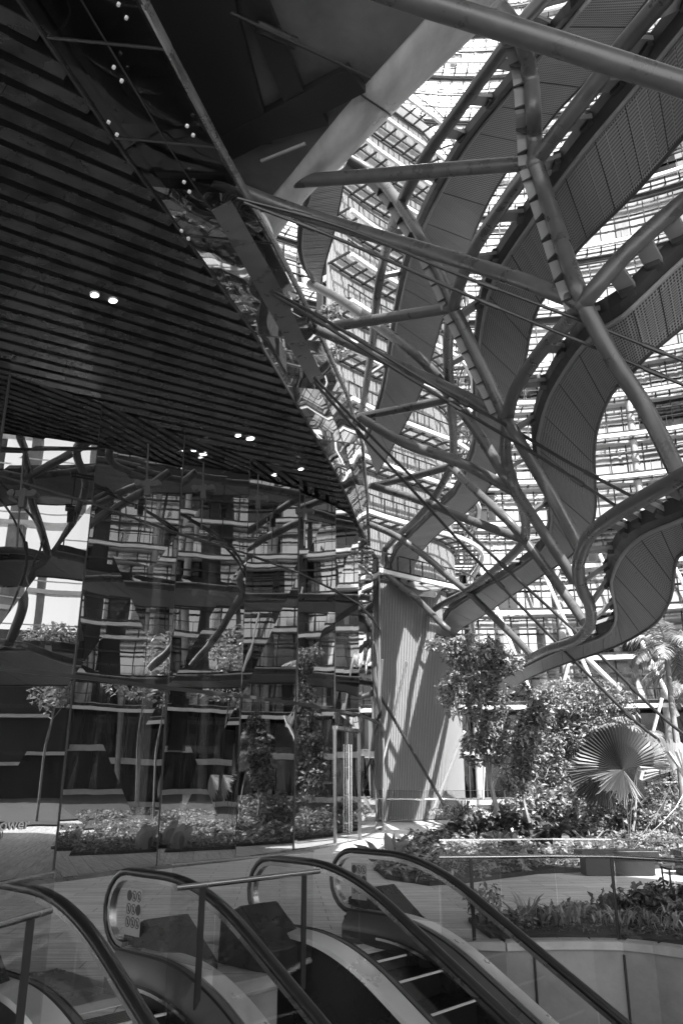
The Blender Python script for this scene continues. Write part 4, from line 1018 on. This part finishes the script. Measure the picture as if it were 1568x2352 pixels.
for i, (cx, cy, ang, Rpx, span, dY, nx) in enumerate(((1428, 1768, -6, 108, 84, 0, .15), (1462, 1758, 55, 78, 40, .3, .5), (1430, 1768, 205, 62, 62, -.35, -.2), (1392, 1770, -120, 84, 68, .9, -.4), (1545, 1770, -20, 80, 85, 1.2, .2), (1575, 1800, 60, 80, 80, .6, .3))):
    c = PY(cx, cy, YP + dY); a = R(ang); rr = Rpx * YP / FPX
    upv = Vector((math.sin(a), .25 if i == 2 else .05, math.cos(a))); b = MB(); fanleaf(b, c, upv, Vector((nx, -1, .25)), rr, R(span), 34 if i < 3 else 26, rnd=rn, jag=.02 if i == 0 else (.3 if i == 2 else .12))
    lf = b.build('fan_leaf', 'palm' if i not in (0, 3) else ('fan' if i == 0 else 'leaf_dark'), fp)
    s = MB(); s.tube([Vector(x) for x in catmull([tuple(base), tuple((base + c) / 2 + Vector((.1 * (i - 1), 0, .2))), tuple(c)], 8)], .009, 6); s.build('stalk', 'leaf_dark', fp)
settle(fp)
# shrubs
def shrub(lab, x, y, Y, rx, rz, n, size, m='leaf', seed=0, name='shrub', upright=False, grp=None, cat='shrub', z0=.07):
    c = PY(x, y, Y); k = Y / FPX; rt_base = Vector((c.x, c.y, z0)); rnd = random.Random(seed + 100); f = MB()
    if upright:
        for _ in range(n):
            a = rnd.uniform(0, 6.28); r_ = rx * k * math.sqrt(rnd.random()); p = Vector((c.x + math.cos(a) * r_, c.y + math.sin(a) * r_ * .6, z0)); h = 2 * rz * k * rnd.uniform(.5, 1.1)
            ln = Vector((rnd.gauss(0, .3), rnd.gauss(0, .3), 1)).normalized(); sd_ = Vector((-ln.y, ln.x, 0.01)); sd_ = Vector((rnd.gauss(0, 1), rnd.gauss(0, 1), 0)).normalized() * size * .11
            pr = [];
            for s in range(5):
                t = s / 4; q_ = p + ln * h * t + Vector((ln.x, ln.y, -.35)) * h * .7 * t ** 3; w_ = sd_ * (math.sin(math.pi * min(.98, t * .85 + .1)) + .05); pr += [q_ - w_, q_ + w_]
            f.add(pr, [(0, 1, 3, 2), (2, 3, 5, 4), (4, 5, 7, 6), (6, 7, 9, 8)])
    else:
        zc = max(z0 + rz * k * .2, c.z)
        leafcloud(f, [(c.x, c.y, zc, rx * k, rx * k * .7, rz * k), (c.x - rx * k * .5, c.y + .1, zc - rz * k * .2, rx * k * .6, rx * k * .5, rz * k * .8), (c.x + rx * k * .5, c.y - .1, zc - rz * k * .15, rx * k * .55, rx * k * .5, rz * k * .85)], n, size, seed=seed + 50)
    rt = thing(name, lab, cat, rt_base, grp)
    fo_ = f.build('foliage', m, rt)
    t_ = MB()
    for s in range(6):
        a = rnd.uniform(0, 6.28); e = Vector((c.x + math.cos(a) * rx * k * .6, c.y + math.sin(a) * rx * k * .4, max(c.z, z0 + .1) + rz * k * .3)); t_.tube([rt_base + Vector((math.cos(a) * .05, math.sin(a) * .05, -.03)), (rt_base + e) / 2 + Vector((0, 0, .03)), e], .008 + .0006 * Y, 5)
    t_.build('stem', 'bark', rt); settle(rt)
S = [
 ('dark broad leaved shrub at the foot of the slender tree, left side', 1080, 1900, 22.5, 55, 35, 900, .22, 'leaf_dark'),
 ('dark broad leaved shrub at the foot of the slender tree, right side', 1190, 1905, 22, 60, 40, 1100, .24, 'leaf_dark'),
 ('low glossy shrub left of the slender tree beside the pale path', 1010, 1925, 21, 45, 22, 700, .18, 'leaf'),
 ('rounded leafy shrub below the bushy tree, left one', 1230, 1850, 25, 60, 48, 1700, .17, 'leaf'),
 ('rounded leafy shrub below the bushy tree, middle one', 1320, 1850, 24.5, 65, 48, 1800, .17, 'leaf'),
 ('rounded leafy shrub below the fan palm, left one', 1400, 1865, 23.5, 60, 42, 1600, .15, 'leaf'),
 ('rounded leafy shrub below the fan palm, right one', 1485, 1870, 23, 60, 40, 1600, .14, 'leaf'),
 ('fine leaved shrub at the right edge below the palms', 1570, 1880, 22, 60, 36, 1500, .13, 'leaf'),
 ('broad leaved plant in front of the shrubs, centre', 1290, 1912, 20.5, 60, 26, 800, .22, 'leaf_dark'),
 ('pale shrub at the right edge in front of the grass', 1500, 1925, 19.5, 50, 16, 900, .1, 'leaf_light'),
 ('pale shrub behind the tree feet by the far rail', 1160, 1855, 29, 35, 18, 500, .16, 'leaf_light'),
 ('light leaved shrub far behind the fan palm at right', 1560, 1810, 31, 70, 30, 900, .2, 'leaf_light')]
for i, s in enumerate(S): shrub(*s, seed=i)
shrub('clipped low hedge at the foot of the slatted wall', 1050, 1862, 31, 62, 13, 1500, .1, 'leaf', 40, 'hedge', cat='hedge')
shrub('spiky pale agave standing in the low hedge', 1062, 1845, 31, 28, 19, 26, .55, 'leaf_light', 41, 'agave', True, cat='plant', z0=.2)
shrub('paddle leaved plant standing alone at the corner of the garden bed', 893, 1962, 17.2, 34, 38, 9, 1.3, 'leaf', 42, 'paddle_leaf_plant', True, cat='plant')
shrub('broad upright leaves between the shrubs in front of the garden', 1350, 1915, 19.8, 55, 22, 40, .9, 'leaf', 43, 'broad_leaf_plant', True, cat='plant')
shrub('broad upright leaves at the foot of the slender tree', 1140, 1920, 20.8, 45, 22, 36, .9, 'leaf', 44, 'broad_leaf_plant', True, cat='plant')
# planter at the right front
FP = [('large dark leafy plant in the front planter at the right edge', 1520, 2080, 11.6, 70, 42, 1000, .13, 'leaf_dark'),
 ('dark rounded leafy plant in the front planter below the bench', 1410, 2092, 11.2, 50, 34, 700, .12, 'leaf_dark'),
 ('leafy plant with pale leaves in the front planter, middle', 1330, 2110, 10.7, 45, 28, 500, .10, 'leaf'),
 ('thin twiggy plant with small leaves at the left end of the front planter', 1110, 2060, 10.4, 34, 52, 420, .07, 'leaf'),
 ('low leafy clump at the right corner of the front planter', 1600, 2110, 10.6, 60, 34, 800, .11, 'leaf'),
 ('low leafy clump near the left end of the front planter', 1190, 2118, 10.2, 34, 18, 260, .08, 'leaf')]
for i, s in enumerate(FP): shrub(*s, seed=60 + i, z0=.05)
shrub('arching grass tuft in the front planter, left one', 1205, 2100, 10.4, 24, 36, 22, .16, 'leaf_light', 70, 'grass_tuft', True, cat='plant', z0=.05)
shrub('arching grass tuft in the front planter, middle one', 1285, 2110, 10.2, 45, 30, 70, .12, 'leaf', 71, 'grass_tuft', True, cat='plant', z0=.05)
shrub('arching grass tuft in the front planter below the dark plant', 1420, 2125, 10.2, 50, 24, 60, .12, 'leaf', 72, 'grass_tuft', True, cat='plant', z0=.05)
shrub('upright grass tuft in the front planter near the right edge', 1520, 2130, 10.0, 50, 26, 60, .12, 'leaf', 73, 'grass_tuft', True, cat='plant', z0=.05)
# ground cover over the beds
def inside(p, poly):
    c = False; n = len(poly)
    for i in range(n):
        a, b = poly[i], poly[(i+1) % n]
        if (a.y > p.y) != (b.y > p.y) and p.x < (b.x - a.x) * (p.y - a.y) / (b.y - a.y) + a.x: c = not c
    return c
def cover(name, poly, n, size, x0, x1, y0, y1, z, m, seed, hmax=.2):
    rnd = random.Random(seed); f = MB(); k = 0
    while k < n:
        p = Vector((rnd.uniform(x0, x1), rnd.uniform(y0, y1), 0))
        if not inside(p, poly): k += .2; continue
        h = hmax * max(.1, .5 + noise.noise(p * .9)); p.z = z + rnd.uniform(0, h); leaf(f, p, rnd, size * rnd.uniform(.6, 1.4), -.2); k += 1
    tag(f.build(name, m), kind='stuff')
cover('ground_cover', bed, 15000, .13, 0, 14, 13, 25, .07, 'leaf', 1, .28)
cover('low_foliage', bed, 9000, .16, 3, 26, 22, 34, .07, 'leaf_light', 2, .5)
cover('planter_ground_cover', bed2, 3500, .06, 1, 6.5, 8.5, 12.5, .05, 'leaf_dark', 3, .08)

shrub('upper clump of leafy branches between the glass strip and the slat tower', 757, 712, 24, 26, 24, 260, .16, 'leaf', 80, 'terrace_plant', cat='plant', z0=PY(757, 730, 24).z)
shrub('lower clump of leafy branches just under the forked tube end', 780, 800, 24, 30, 26, 300, .16, 'leaf', 81, 'terrace_plant', cat='plant', z0=PY(780, 825, 24).z)
# dark ground added beyond the right edge to dim the plaza mirrored in the glass
mb = MB(); mb.poly([(7.2, -12, .06), (37, -12, .06), (37, 18, .06), (13, 19, .06), (9.2, 12, .06), (7.2, 8.8, .06)], (0, 0, -.056)); tag(mb.build('side_dark_ground', 'dark_ground'), kind='structure')
# benches
def bench(lab, a, b_, Y):
    p, q_ = PY(*a, Y), PY(*b_, Y); p.z = q_.z = .36; d = (q_ - p).normalized(); rt = thing('garden_bench', lab, 'bench', Vector(((p.x + q_.x) / 2, p.y, 0)))
    g = MB(); g.bar(p, q_, .5, .10); g.build('seat', 'darkpaint', rt, bevel=.01)
    g = MB(); g.bar(p.lerp(q_, .06) - Vector((0, 0, .205)), p.lerp(q_, .94) - Vector((0, 0, .205)), .38, .29); g.build('base', 'black', rt)
    settle(rt)
bench('long low dark bench on the garden edge behind the balustrade', (1325, 1960), (1500, 1952), 15.6)
bench('dark bench cut off by the right edge behind the balustrade', (1548, 1945), (1640, 1942), 15.6)
# low post lamps by the garden
for i, (x, y, Y) in enumerate(((1560, 2030, 12.5),)):
    p = PY(x, y, Y); rt = thing('garden_stool', 'small dark metal side table with thin legs at the right edge of the path', 'table', Vector((p.x, p.y, 0)))
    g = MB(); g.box(Vector((p.x, p.y, .42)), (1, 0, 0), (0, 1, 0), (0, 0, 1), .2, .16, .015); g.build('table_top', 'darkpaint', rt)
    for sx in (-1, 1):
        for sy in (-1, 1): g = MB(); g.bar(Vector((p.x + sx * .18, p.y + sy * .14, .005)), Vector((p.x + sx * .18, p.y + sy * .14, .41)), .02, .02); g.build('leg', 'darkpaint', rt)
    settle(rt)
